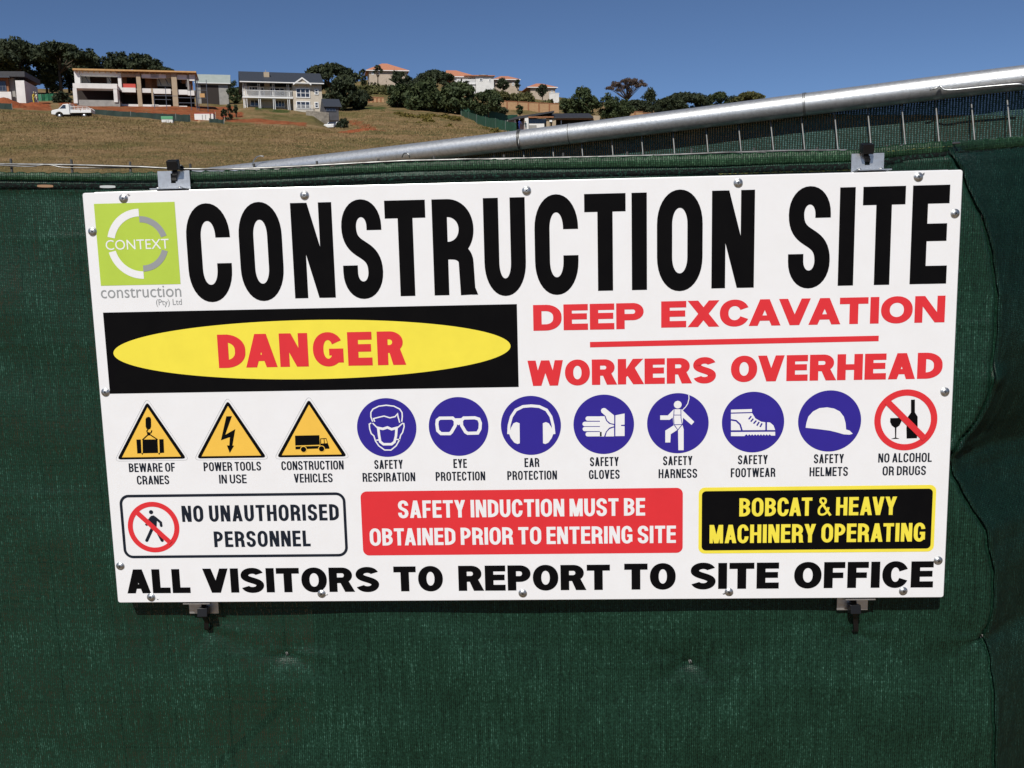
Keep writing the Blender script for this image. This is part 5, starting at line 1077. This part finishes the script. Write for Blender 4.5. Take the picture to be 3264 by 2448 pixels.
# 3: the cream house with the slate roof
def q2(a, b): return 700 + a / 2.6976, 160 + b / 2.6976
h = House('cream_house', 'two storey cream house with a slate roof, white balcony rail and white columns', *q2(195, 482), 152, 19)
def R2(x0, y0, x1, y1, d0, d1, zl=None): return (*q2(x0, y0), *q2(x1, y1), d0, d1, zl)
e0 = h.L(*q2(172, 270), -.7); e1 = h.L(*q2(897, 300), -.7); rg0 = h.L(*q2(214, 182), 4.6); rg1 = h.L(*q2(880, 205), 4.6)
ez, rz_ = e0[1], rg0[1]
rf = MB().xprism([(-.8, ez - .1), (-.8, ez + .05), (4.6, rz_), (4.6, rz_ - .16)], e0[0], e1[0]).xprism([(4.603, rz_ - .16), (4.603, rz_), (10.2, ez + .05), (10.2, ez - .1)], e0[0], e1[0]).build('roof', M['slate'], h.root)
a = h.rect(*q2(378, 190), *q2(426, 245), 2.2); MB().box(a[0], 1.8, a[1] - 1.2, a[2], 2.7, a[3]).box(a[0] + .3, 2.05, a[3], a[2] - .5, 2.4, a[3] + .35).build('chimney', M['tan'], rf)
MB().tube([(e0[0], -.85, ez - .02), (e1[0], -.85, ez - .02)], .10, 6).build('gutter', M['trim'], h.root)
# right block and main walls
x_r0 = h.L(*q2(632, 400), 0)[0]; x_r1 = h.L(*q2(882, 420), 0)[0]; xl = h.L(*q2(215, 400), 2.6)[0]; xm = h.L(*q2(800, 420), 0)[0]
z_b = h.L(*q2(632, 500), 0)[1]; zf = h.L(*q2(195, 400), 0)[1]
MB().box(x_r0, 0, z_b - 3, x_r1, 9.4, ez - .12).build('wall', M['cream'], h.root)
MB().box(xl, 2.6, -2, x_r0 - .01, 9.4, ez - .12).build('recessed_wall', M['cream'], h.root)
MB().box(h.L(*q2(197, 400))[0], -.1, zf - .14, x_r0 - .005, 2.59, zf + .10).build('balcony', M['trim'], h.root)
rb = MB(); zt = h.L(*q2(197, 340))[1]; zb_ = zf + .25; xa = h.L(*q2(197, 370))[0]
rb.box(xa, -.06, zt - .06, x_r0 - .02, 0, zt).box(xa, -.05, zb_ - .05, x_r0 - .02, -.01, zb_)
nb = int((x_r0 - xa) / .17)
for i in range(nb): x = xa + (x_r0 - xa - .05) * i / nb; rb.box(x, -.045, zb_, x + .045, -.015, zt - .06)
rb.build('railing', M['trim'], h.root)
for px_ in (203, 214, 231, 333, 347, 458, 472, 583, 598):
    x = h.L(*q2(px_, 370))[0]; MB().box(x - .045, .03, -1.2, x + .045, .13, zf - .15).box(x - .045, .03, zf + .11, x + .045, .13, ez - .1).build('column', M['trim'], h.root)
for a in ((655, 325, 777, 408, 0, 3, 2), (657, 437, 779, 505, 0, 3, 1), (814, 333, 850, 382, 0, 1, 2), (815, 446, 851, 497, 0, 1, 2), (250, 310, 330, 345, 2.6, 3, 1), (350, 318, 385, 400, 2.6, 1, 1), (430, 320, 560, 395, 2.6, 3, 1), (260, 425, 340, 482, 2.6, 2, 1), (475, 430, 560, 490, 2.6, 3, 1)):
    h.window(*q2(a[0], a[1]), *q2(a[2], a[3]), *a[4:7], fr=.13)
rb2 = MB(); xa_, xb_ = h.L(*q2(642, 480))[0], h.L(*q2(800, 490))[0]; zt2 = h.L(*q2(642, 472))[1]
rb2.box(xa_, -.5, zt2 - .05, xb_, -.45, zt2)
for i in range(20): x = xa_ + (xb_ - xa_ - .05) * i / 19; rb2.box(x, -.49, z_b - .6, x + .04, -.46, zt2 - .05)
rb2.build('railing', M['trim'], h.root)
ga, gl, gr = h.L(*q2(708, 238), -.75), h.L(*q2(632, 292), -.75), h.L(*q2(788, 300), -.75)
zg = gl[1]
MB().prism([(gl[0] + .15, zg), (gr[0] - .15, zg), (ga[0], ga[1] - .15)], -.72, 2.2).build('gable', M['cream'], h.root)
gt = MB()
for (p0, p1) in (((gl[0], zg), (ga[0], ga[1])), ((ga[0], ga[1]), (gr[0], zg))):
    gt.add([(p0[0], -.95, p0[1] - .14), (p1[0], -.95, p1[1] - .14), (p1[0], -.95, p1[1] + .10), (p0[0], -.95, p0[1] + .10), (p0[0], 2.4, p0[1] - .14), (p1[0], 2.4, p1[1] - .14), (p1[0], 2.4, p1[1] + .10), (p0[0], 2.4, p0[1] + .10)], [(0, 1, 2, 3), (7, 6, 5, 4), (0, 4, 5, 1), (1, 5, 6, 2), (2, 6, 7, 3), (3, 7, 4, 0)])
gt.build('gable_trim', M['trim'], h.root)
# stone retaining wall and the garage annex
h2 = House('retaining_wall', 'curved grey stone retaining wall below the right end of the cream house', *q2(745, 600), 147, 19, 'wall')
pts = [(q2(742, 520), q2(742, 560)), (q2(800, 522), q2(800, 590)), (q2(870, 528), q2(870, 640)), (q2(938, 535), q2(938, 690)), (q2(950, 600), q2(950, 690))]
mb = MB(); prev = None; dep = [0.6, .1, -.2, -.1, .8]
for (tp_, bt_), d_ in zip(pts, dep):
    a = h2.L(*tp_, d_); c = h2.L(*bt_, d_)
    cur = [(a[0], d_, c[1] - 2), (a[0], d_, a[1]), (a[0] + .05, d_ + .5, a[1]), (a[0] + .05, d_ + .5, c[1] - 2)]
    if prev: mb.add(prev + cur, [(0, 4, 5, 1), (1, 5, 6, 2), (2, 6, 7, 3)])
    prev = cur
mb.build('stonework', M['stone'], h2.root)
h3 = House('garage', 'dark two storey garage annex with a blue grey roof right of the cream house', *q2(893, 680), 150, 19, 'garage')
MB().box(h3.L(*q2(893, 500))[0], 0, -5, h3.L(*q2(1022, 500))[0], 6, h3.L(*q2(893, 482))[1]).build('wall', M['shadewall'], h3.root)
a = h3.L(*q2(893, 415), 2.5); c = h3.L(*q2(893, 478), -.4); d = h3.L(*q2(1050, 482), -.4)
MB().xprism([(-.4, c[1] - .12), (-.4, c[1]), (2.8, a[1]), (6.4, c[1]), (6.4, c[1] - .12)], a[0] - .3, d[0]).build('roof', M['slate'], h3.root)
MB().box(h3.L(*q2(935, 600))[0], -.02, -.5, h3.L(*q2(1020, 600))[0], -.004, h3.L(*q2(935, 600))[1]).build('door', M['dark'], h3.root)
h3.window(*q2(915, 500), *q2(1000, 525), 0, 3, 1, m='steel')

# villas with orange roofs on the crest
def q3(a, b): return 1120 + a / 2.6976, 160 + b / 2.6976
def hip(h, xl, xr, z_e, z_t, d0, d1, rl, rr, m='tile', name='roof', parent=None):
    dm = (d0 + d1) / 2; v = [(xl, d0, z_e), (xr, d0, z_e), (xr, d1, z_e), (xl, d1, z_e), (rl, dm, z_t), (rr, dm, z_t)]
    return MB().add(v + [(x, y, z - .18) for x, y, z in v[:4]], [(0, 1, 5, 4), (1, 2, 5), (2, 3, 4, 5), (3, 0, 4), (0, 6, 7, 1), (1, 7, 8, 2), (2, 8, 9, 3), (3, 9, 6, 0), (9, 8, 7, 6)]).build(name, M[m], parent or h.root)
def villa(label, wall, roof, apex, Y, wins, m='plaster', yaw=14, depth=9, base=None):
    h = House('orange_roofed_house', label, *q3(wall[0], wall[3]), Y, yaw)
    a, b_, c, d = h.rect(*q3(wall[0], wall[1]), *q3(wall[2], wall[3]))
    ex0, ex1 = h.L(*q3(roof[0], roof[1]), -.7)[0], h.L(*q3(roof[2], roof[1]), -.7)[0]; ze = h.L(*q3(roof[0], roof[1]), -.7)[1]
    zt = h.L(*q3(apex[0], apex[1]), depth / 2)[1]; r0 = h.L(*q3(apex[0], apex[1]), depth / 2)[0]; r1 = h.L(*q3(apex[2], apex[1]), depth / 2)[0]
    MB().box(a, 0, b_ - 5, c, depth, ze - .02).build('wall', M[m], h.root)
    hip(h, ex0, ex1, ze, zt, -.7, depth + .7, r0, r1)
    MB().box(ex0, -.82, ze - .26, ex1, -.705, ze - .04).build('fascia', M['trim'], h.root)
    for q in wins: h.window(*q3(q[0], q[1]), *q3(q[2], q[3]), 0, 2, 1, .16)
    return h
villa('tan villa with an orange hipped roof, highest on the hill', (150, 165, 480, 240), (125, 168, 498, 180), (262, 114, 305), 300, [(172, 178, 192, 210), (225, 180, 245, 210), (395, 190, 412, 220)], 'villa')
hv = villa('long white villa with joined orange roofs and a white balustrade', (885, 226, 1065, 290), (800, 222, 1085, 240), (815, 172, 900), 296, [(1000, 232, 1030, 258)], 'plaster')
x0_, x1_ = hv.L(*q3(1068, 240), -2)[0], hv.L(*q3(1224, 240), -2)[0]; zb_ = hv.L(*q3(1068, 300), -2)[1]; ze = hv.L(*q3(1068, 218), -2)[1]
MB().box(x0_, -2, zb_ - 5, x1_, 8, ze).build('wing_wall', M['plaster'], hv.root)
ga = hv.L(*q3(1122, 184), -2.6); e0_ = hv.L(*q3(975, 222), -2.6)[0]; e1_ = hv.L(*q3(1236, 225), -2.6)[0]
hip(hv, e0_, e1_, ze + .02, ga[1], -2.7, 8.8, ga[0] - 3.5, ga[0] + .4, name='wing_roof')
MB().prism([(ga[0] - 1.0, ze + .1), (ga[0] + 1.8, ze + .1), (ga[0] + .4, ga[1] - .9)], -2.85, -1.2).build('gable', M['plaster'], hv.root)
bl = MB(); xa, zt = hv.L(*q3(905, 248), -2.2); xb = hv.L(*q3(1066, 260), -2.2)[0]; bl.box(xa, -2.3, zt - .15, xb, -2.1, zt); bl.box(xa, -2.35, zt - 1.5, xb, -2.05, zt - 1.0)
for i in range(26): x = xa + (xb - xa - .2) * i / 25; bl.box(x, -2.28, zt - 1.0, x + .14, -2.12, zt - .15)
bl.build('balustrade', M['trim'], hv.root)
MB().box(xa, -2.02, zt - 6, xb, -.02, zt - 1.02).build('terrace', M['plaster'], hv.root)
for q in ((1100, 240, 1130, 268), (1180, 245, 1200, 270)): hv.window(*q3(q[0], q[1]), *q3(q[2], q[3]), -2, 2, 1, .16)
villa('middle small villa with an orange hipped roof half hidden by shrubs', (1238, 254, 1440, 330), (1215, 246, 1455, 262), (1285, 222, 1345), 306, [(1380, 280, 1400, 305), (1290, 275, 1310, 295)], 'villa')
villa('last orange roofed villa on the right with a white garden wall', (1540, 322, 1752, 380), (1512, 314, 1775, 330), (1590, 286, 1640), 312, [(1715, 342, 1735, 368), (1600, 335, 1620, 360)], 'villa')
hw_ = House('garden_wall', 'short white garden wall below the last orange roofed villa', *q3(1700, 405), 305, 14, 'wall')
MB().box(*[v for v in (hw_.L(*q3(1702, 368))[0], 0, -4, hw_.L(*q3(1785, 380))[0], .4, hw_.L(*q3(1702, 372))[1])]).build('wall', M['plaster'], hw_.root)
MB().box(hw_.L(*q3(1702, 368))[0] - .1, -.08, hw_.L(*q3(1702, 372))[1], hw_.L(*q3(1785, 380))[0] + .1, .48, hw_.L(*q3(1702, 372))[1] + .2).build('coping', M['trim'], hw_.root)
hw_ = House('sloping_wall', 'pale stair wall sloping down the bank right of the tan villa', *q3(300, 300), 282, 14, 'wall')
a, b_, c, d = hw_.L(*q3(300, 238)), hw_.L(*q3(400, 300)), hw_.L(*q3(405, 312)), hw_.L(*q3(318, 285))
MB().prism([(d[0], d[1] - 3), (c[0], c[1] - 3), (b_[0], b_[1]), (a[0], a[1])], 0, .5).build('wall', M['villa'], hw_.root)

# long tan boundary walls with piers
def boundary(label, px0, py0, px1, py1, hpx, Y0, Y1):
    p0, p1 = at(px0, py0, Y0), at(px1, py1, Y1); d = p1 - p0; L_ = math.hypot(d[0], d[1]); yaw = math.atan2(d[1], d[0]); o = thing('boundary_wall', label, 'wall', tuple(p0), yaw)
    hh = hpx * Y0 / FPX; sl_ = d[2]
    N = max(4, int(L_ / 2.6)); mb = MB(); pi_ = MB(); cp_ = MB()
    for i in range(N):
        xa, xb = L_ * i / N, L_ * (i + 1) / N; z = sl_ * (i + .5) / N
        mb.box(xa + .18, 0, z - 3, xb - .18, .22, z + hh); cp_.box(xa + .18, -.06, z + hh, xb - .18, .28, z + hh + .22)
        MB().box(xa - .18, -.08, z - 3, xa + .18, .30, z + hh + .12).build('pier', M['brickwork'], o)
    mb.build('wall', M['tanwall'], o); cp_.build('coping', M['brickwork'], o); return o
M['tanwall'] = mat('tan boundary wall', (0.46, 0.285, 0.15), rough=.9, noise=(1.5, (0.38, 0.225, 0.115), .4, .7))
boundary('long tan boundary wall with piers below the scrub bank', 1582, 344, 1784, 354, 21, 255, 262)
boundary('tan boundary wall glimpsed between the trees above the pipe', 1968, 366, 2105, 388, 19, 262, 268)
boundary('short tan wall seen through the gap at the top of the red track', 1176, 318, 1226, 320, 7, 225, 226)

# unfinished grey house at the right with the mono pitch roof
def q8(a, b): return 1560 + a / 5.53, 320 + b / 5.53
h = House('mono_pitch_house', 'unfinished grey and white house with dark slanting roofs just above the pipe', *q8(315, 520), 190, 10)
def R8(x0, y0, x1, y1, d0, d1, zl=-6): return (*q8(x0, y0), *q8(x1, y1), d0, d1, zl)
h.part('grey_wall', 'gwall', [R8(315, 345, 462, 520, 0, 5), R8(530, 370, 625, 520, 1.0, 5)])
h.part('white_wall', 'plaster', [R8(622, 292, 690, 520, -.8, 5), R8(690, 410, 968, 520, -.5, -.2), R8(440, 345, 468, 520, -.12, -.01)])
h.part('upper_wall', 'gwall', [R8(470, 330, 1065, 520, 5, 9)])
h.part('clerestory', 'plaster', [R8(780, 262, 1064, 298, 2.5, 2.8, None)])
h.part('beam', 'brickwork', [R8(690, 283, 1135, 305, -1.2, -.6, None)])
h.part('pier', 'tan', [R8(1005, 320, 1062, 520, -.6, 1)])
h.part('pier', 'tan', [R8(1105, 300, 1172, 520, -.7, 1)])
h.part('pier', 'tan', [R8(1830, 268, 1946, 520, -.3, 2)])
h.part('lamp', 'trim', [R8(1060, 345, 1105, 378, -.95, -.71, None)])
h.window(*q8(690, 322), *q8(1005, 412), -.05, 5, 1, .1, 'steel')
h.part('rough_patch', 'gwall', [R8(700, 435, 830, 520, -.58, -.51)])
a, b_, c, d = h.L(*q8(335, 345), -1.0), h.L(*q8(480, 292), -1.0), h.L(*q8(1112, 205), 1.0), h.L(*q8(1112, 222), 1.0)
MB().prism([(a[0], a[1] - .1), (c[0], d[1] - .1), (c[0], c[1]), (b_[0], b_[1] + .1), (a[0], a[1] + .1)], -.9, 4.9).build('roof', M['darkroof'], h.root)
a = h.L(*q8(1070, 248), 3); c = h.L(*q8(1085, 298), -1); d = h.L(*q8(1835, 335), -1)
MB().xprism([(-1, c[1] - .18), (-1, c[1]), (3, a[1] + .2), (7, c[1]), (7, c[1] - .18)], c[0], d[0]).build('wing_roof', M['darkroof'], h.root)
h.part('wing_beam', 'brickwork', [R8(1150, 318, 1830, 340, -.7, -.3, None)])
h.part('wing_wall', 'dark', [R8(1172, 330, 1830, 520, 2.5, 2.9)])
h.part('post', 'steel', [R8(1260, 325, 1272, 520, -.6, -.5)])

# the house cut by the left edge of the photo
h = House('flat_roofed_house', 'grey and white house with a flat dark roof cut by the photo edge', 0, 322, 150, 12)
h.part('roof', 'darkroof', [(-130, 226, 78, 243, -.8, 7)])
h.part('roof_slab', 'slate', [(-130, 240, 30, 246, -1.1, -.805)])
h.part('wall', 'brickwork', [(-130, 247, 28, 325, 0, 7, -4)])
h.part('white_wall', 'plaster', [(-4, 292, 36, 325, -.25, -.02, -4), (48, 256, 80, 325, -.5, 6, -4)])
h.part('dark_wall', 'gwall', [(28, 244, 48, 325, .6, 6.5, -4)])
h.window(-6, 258, 20, 291, 0, 2, 2, .1, 'steel')

# ---------------------------------------------------------------- screens, vehicles and small things on the hill
def screen(label, pts, hpx, m, cat='fence'):
    q = [np.array(gat(px, Y)) for px, Y in pts]; o = thing('screen_fence', label, cat, tuple(q[0])); vs = []; N = 0
    fine = []
    for i in range(len(q) - 1):
        for k in range(10): fine.append(q[i] + (q[i + 1] - q[i]) * k / 10)
    fine.append(q[-1]); hs = np.interp(np.linspace(0, 1, len(fine)), np.linspace(0, 1, len(hpx)), hpx)
    for i, p_ in enumerate(fine):
        z = gz(p_[0], p_[1]); hm = hs[i] * p_[1] / FPX; wv = .12 * math.sin(i * 1.7); c = q[0]
        vs += [(p_[0] - c[0], p_[1] - c[1] + wv, z - c[2] - .4), (p_[0] - c[0], p_[1] - c[1] + wv * .4, z - c[2] + hm * (1 - .05 * (i % 5 == 2)))]
    fs = [(2 * i, 2 * i + 2, 2 * i + 3, 2 * i + 1) for i in range(len(fine) - 1)]
    cl = link_mesh('net', vs, fs, M[m], o); s_ = cl.modifiers.new('thick', 'SOLIDIFY'); s_.thickness = .03
    for i in range(0, len(fine), 5):
        x, y, z = vs[2 * i]; zt = vs[2 * i + 1][2]; MB().tube([(x, y + .07, z), (x, y + .07, zt + .08)], .04, 6).build('post', M['wirepale'], o)
    return o
screen('bright green screen fence between the left house and the white framed house', [(92, 170), (140, 170), (192, 172)], [23, 21, 24], 'screenbright')
screen('dark green screen fence in the grass below the white framed house', [(300, 131), (420, 130.5), (520, 129), (606, 128)], [13, 16, 20, 24], 'screendark')
screen('green screen fence along the foot of the hedge', [(1470, 204), (1540, 206), (1650, 212)], [26, 34, 34], 'screen')
screen('green screen fence running down the slope towards the pipe', [(1472, 200), (1520, 176), (1580, 160), (1645, 150)], [14, 26, 34, 30], 'screen')
screen('low dark green screen beside the upright shrubs', [(668, 127), (715, 126)], [14, 12], 'screendark')
screen('low dark green screen below the mound at the left edge', [(-60, 133), (45, 133)], [20, 17], 'screendark')

def mound(label, px, Y, w_px, h_px, m, name='earth_mound', cat='earth mound'):
    g = gat(px, Y); W = w_px * Y / FPX / 2; H = h_px * Y / FPX; o = thing(name, label, cat, tuple(g)); r = np.random.default_rng(px + 900)
    n_ = 36; u = np.linspace(-1, 1, n_); U, V = np.meshgrid(u, u); R_ = np.sqrt(U ** 2 + V ** 2)
    Zm = H * np.clip(1 - R_ ** 1.4, -.2, 1) * (1 + .22 * lumps(U * W, V * W, px + 7, W * .9)) + lumps(U * W, V * W, px + 3, .9) * .12
    Zm = Zm + ground_z(g[0] + U * W, g[1] + V * W * .8) - g[2] - .12
    grid_mesh('heap', (U * W)[::-1], (V * W * .8)[::-1], Zm[::-1], M[m], o); return o
mound('large red earth mound beside the left house', 22, 137, 150, 34, 'soil')
mound('low red earth mound right of the left house', 118, 145, 110, 14, 'soil')
mound('red earth heap under the stone bank of the cream house', 1165, 121, 180, 13, 'soil')
mound('heap of pale rubble beside the white site box', 636, 128, 22, 10, 'sand', 'rubble_heap', 'rubble')
mound('heap of pale rubble beside the upright shrubs', 712, 129, 24, 12, 'sand', 'rubble_heap', 'rubble')

def wheel(parent, x, y, z, r, wd=.2):
    w_ = MB().lathe([(r * .6, 0), (r, .02), (r, wd - .02), (r * .6, wd)], 20).build('wheel', M['rubber'], parent, False); w_.location = (x, y, z)
    MB().lathe([(r * .58, .001), (r * .5, .03), (r * .2, .04)], 16).build('rim', M['alu'], w_, True); w_.children[0].location = (0, -wd + .02, 0)
    return w_
g = gat(236, 118)
tk = thing('pickup_truck', 'white dropside pickup truck parked on the grass below the unfinished house', 'truck', tuple(g), math.radians(8)); tk.scale = (.90, .90, .88); tk.location.z -= .30
cab = [(-2.60, .55), (-2.62, .95), (-2.45, 1.12), (-1.65, 1.28), (-.98, 1.92), (-.30, 1.98), (-.18, 1.9), (-.15, .5), (-1.05, .5), (-1.15, .72), (-1.42, .88), (-1.7, .88), (-1.98, .72), (-2.08, .5)]
cab = [(x, z) for x, z in cab]
bevel(MB().prism(cab[::-1], -.82, .82).build('cab', M['carwhite'], tk), .05)
MB().prism([(-1.45, 1.32), (-.62, 1.32), (-.62, 1.82), (-.95, 1.82)][::1], -.835, -.822).prism([(-1.45, 1.32), (-.62, 1.32), (-.62, 1.82), (-.95, 1.82)], .822, .835).build('side_window', M['glass'], tk)
MB().add([(-1.68, -.7, 1.31), (-1.68, .7, 1.31), (-1.04, .66, 1.88), (-1.04, -.66, 1.88)], [(0, 1, 2, 3)]).add([(-1.70, -.7, 1.335), (-1.70, .7, 1.335), (-1.06, .66, 1.905), (-1.06, -.66, 1.905)], [(3, 2, 1, 0)]).build('windscreen', M['glass'], tk)
bevel(MB().box(-.05, -.86, .72, 2.72, .86, .80).box(-.05, -.86, .80, 1.32, -.82, 1.16).box(1.37, -.86, .80, 2.72, -.82, 1.16).box(-.05, .82, .80, 2.72, .86, 1.16).box(2.68, -.82, .80, 2.72, .82, 1.16).build('tray', M['carwhite'], tk), .012)
rk = MB()
for y in (-.8, .8):
    rk.tube([(-.03, y, 1.58), (2.3, y, 1.50), (2.7, y, 1.22)], .035, 6)
    for x in (.5, 1.0, 1.6, 2.2): rk.tube([(x, y, 1.16), (x, y, 1.54)], .028, 6)
rk.tube([(-.03, -.8, 1.2), (-.03, -.8, 2.02)], .035, 6).tube([(-.03, .8, 1.2), (-.03, .8, 2.02)], .035, 6).tube([(-.03, -.8, 2.02), (-.03, .8, 2.02)], .035, 6)
rk.build('rail', M['carwhite'], tk)
MB().box(-1.9, -.4, .42, 2.4, .4, .70).build('chassis', M['rubber'], tk)
for x in (-1.55, 1.75):
    for y in (-.62, .82): wheel(tk, x, y, .34, .34)
for y in (-.68, .68): MB().lathe([(.12, 0), (.11, .02), (.02, .03)], 14, (0, 0, 0)).build('headlight', M['glass'], tk).location = (-2.6, y, .85)
# parked cars
def car(label, px, Y, yaw, lift=0.0, group=None):
    g = gat(px, Y); o = thing('parked_car', label, 'car', (g[0], g[1], g[2] + lift), math.radians(yaw)); o.scale = (.92, .92, .92)
    body_ = [(-2.1, .35), (-2.15, .75), (-1.95, .92), (-1.0, 1.0), (-.35, 1.42), (.75, 1.46), (1.5, 1.05), (2.05, .98), (2.12, .4), (1.68, .35), (1.55, .62), (1.25, .7), (.98, .62), (.85, .35), (-.85, .35), (-.98, .62), (-1.25, .7), (-1.55, .62), (-1.68, .35)]
    bevel(MB().prism(body_[::-1], -.84, .84).build('body', M['carwhite'], o), .06)
    MB().prism([(-.82, 1.03), (1.3, 1.06), (.72, 1.39), (-.32, 1.36)], -.856, -.842).prism([(-.82, 1.03), (1.3, 1.06), (.72, 1.39), (-.32, 1.36)], .842, .856).build('side_window', M['glass'], o)
    MB().add([(-1.0, -.72, 1.03), (-1.0, .72, 1.03), (-.37, .66, 1.43), (-.37, -.66, 1.43)], [(3, 2, 1, 0)]).build('windscreen', M['glass'], o)
    MB().add([(1.49, -.7, 1.08), (1.49, .7, 1.08), (.79, .64, 1.465), (.79, -.64, 1.465)], [(0, 1, 2, 3)]).build('rear_window', M['glass'], o)
    for x in (-1.27, 1.27):
        for y in (-.66, .86): wheel(o, x, y, .32, .32)
    for y in (-.6, .6): MB().lathe([(.11, 0), (.10, .02), (.02, .03)], 12).build('headlight', M['glass'], o).location = (-2.13, y, .74)
    return o
car('white car parked nose out in front of the dark garage', 1064, 141.5, 80, -.5)
c_ = car('white car of which only the roof shows above the pipe', 1490, 86, 4, 0)
rp = at(1488, 433, 86); c_.location.z = rp[2] - 1.46
# site boxes
def site_box(label, px, Y, w_, d_, h_, lid_m, lid_h, yaw=14, name='site_box', dz=0):
    g = gat(px, Y); o = thing(name, label, 'site box', (g[0], g[1], g[2] - .15 + dz), math.radians(yaw))
    bevel(MB().box(-w_ / 2, 0, 0, w_ / 2, d_, h_).build('body', M['plaster'], o), .03)
    bevel(MB().box(-w_ / 2 - .04, -.04, h_ + .003, w_ / 2 + .04, d_ + .04, h_ + lid_h).build('lid', M[lid_m], o), .03)
    MB().box(-w_ * .1, -.03, h_ * .2, -w_ * .07, -.004, h_ * .85).box(w_ * .07, -.03, h_ * .2, w_ * .1, -.004, h_ * .85).build('door_bar', M['gwall'], o); return o
site_box('small white tank with a green top in the grass', 534, 119, 1.35, 1.0, .62, 'greenbox', .38)
site_box('white site container with a red earth roof beside the scaffold', 652, 134, 2.6, 2.2, 1.0, 'redsheet', .09, 10)

# people: two workers at the unfinished house on the right, two at the left
M['skin'] = mat('skin', (0.11, 0.06, 0.04), rough=.6); M['cl_blue'] = mat('blue overall', (0.03, 0.06, 0.28), rough=.85); M['cl_dark'] = mat('dark teal clothes', (0.02, 0.055, 0.065), rough=.85); M['cl_yel'] = mat('yellow vest', (0.62, 0.50, 0.06), rough=.8); M['cl_wht'] = mat('pale clothes', (0.55, 0.55, 0.52), rough=.85); M['hat'] = mat('hard hat', (0.6, 0.55, 0.4), rough=.4)
def person(label, pos, yaw, m, bend=0.0, step=.1, arms=(.2, .2)):
    o = thing('person', label, 'person', tuple(pos), yaw)
    b_ = bend; J = [(0, 0, .92), (.0, -.10 * b_, 1.12), (0, -.32 * b_, 1.38), (0, -.38 * b_, 1.48), (0, -.44 * b_, 1.56), (0, -.48 * b_, 1.70)]
    v = list(J); e = [(0, 1), (1, 2), (2, 3), (3, 4), (4, 5)]; r = [.13, .125, .15, .065, .075, .095]
    for s_, st_ in ((-1, step), (1, -step)):
        k = len(v); v += [(s_ * .09, 0, .88), (s_ * .10, -st_ - .02, .48), (s_ * .10, -st_ * 1.4 + .03, .09), (s_ * .11, -st_ * 1.4 - .12, .04)]; e += [(0, k), (k, k + 1), (k + 1, k + 2), (k + 2, k + 3)]; r += [.09, .065, .045, .04]
    for s_, a in ((-1, arms[0]), (1, arms[1])):
        k = len(v); y = -.32 * b_; v += [(s_ * .19, y, 1.40), (s_ * .25, y - a * .5, 1.14), (s_ * .24, y - a * 1.3 - .05, .94), (s_ * .24, y - a * 1.5 - .07, .86)]; e += [(2, k), (k, k + 1), (k + 1, k + 2), (k + 2, k + 3)]; r += [.06, .045, .034, .036]
    me = bpy.data.meshes.new('body'); me.from_pydata(v, e, []); ob = bpy.data.objects.new('body', me); col.objects.link(ob); ob.parent = o
    ob.modifiers.new('skin', 'SKIN'); ob.modifiers.new('smooth', 'SUBSURF').levels = 1
    if not me.skin_vertices: me.attributes.new('skin', 'FLOAT', 'POINT') if False else None
    if me.skin_vertices:
        for i, q in enumerate(r): me.skin_vertices[0].data[i].radius = (q, q * .85)
        me.skin_vertices[0].data[0].use_root = True
    me.materials.append(M[m])
    hx_, hy_, hz_ = J[5]
    hd = MB().lathe([(.02, -.14), (.07, -.12), (.088, -.04), (.092, .03), (.08, .09), (.02, .125)], 14, (hx_, hy_, hz_ + .02), 'z').build('head', M['skin'], o, True)
    MB().lathe([(.125, .035), (.112, .05), (.105, .10), (.06, .15), (.01, .16)], 14, (hx_, hy_, hz_ + .02), 'z').build('hat', M['hat'], o, True)
    MB().tube([(hx_ - .0, hy_ - .088, hz_ + .03), (hx_, hy_ - .115, hz_ - .005), (hx_, hy_ - .09, hz_ - .015)], .014, 6).build('nose', M['skin'], hd, True)
    return o
pw = at(1655.5, 411, 187.2); person('person in a blue overall climbing at the dark doorway above the pipe', pw, .5, 'cl_blue', .35, .12)
pw = at(1676.5, 412, 186.5); pw[2] -= .3; person('person in dark teal clothes at the white wall above the pipe', pw, -.4, 'cl_dark', .5, .05, (.35, .3))
g = gat(115, 150); person('person in a yellow vest bending beside the red mound', g, .8, 'cl_yel', .9, .15, (.3, .4))
g = gat(126, 150.5); person('person in pale clothes standing beside the one in the yellow vest', g, -.6, 'cl_wht', .2, .08)
# thin stakes on the red bank
for px, Y, hp, lab in ((689, 131, 34, 'tall pale stake right of the white site container'), (671, 134, 22, 'short stake behind the white site container'), (717, 130, 20, 'stake beside the upright shrubs')):
    g = gat(px, Y); o = thing('stake', lab, 'stake', tuple(g)); MB().tube([(0, 0, -.2), (.02, 0, hp * Y / FPX * .6), (0, 0, hp * Y / FPX)], .05, 6, taper=[1, .95, .8]).build('pole', M['tan'], o); MB().box(-.07, -.06, hp * Y / FPX - .12, .07, .06, hp * Y / FPX + .02).build('cap', M['redsheet'], o)
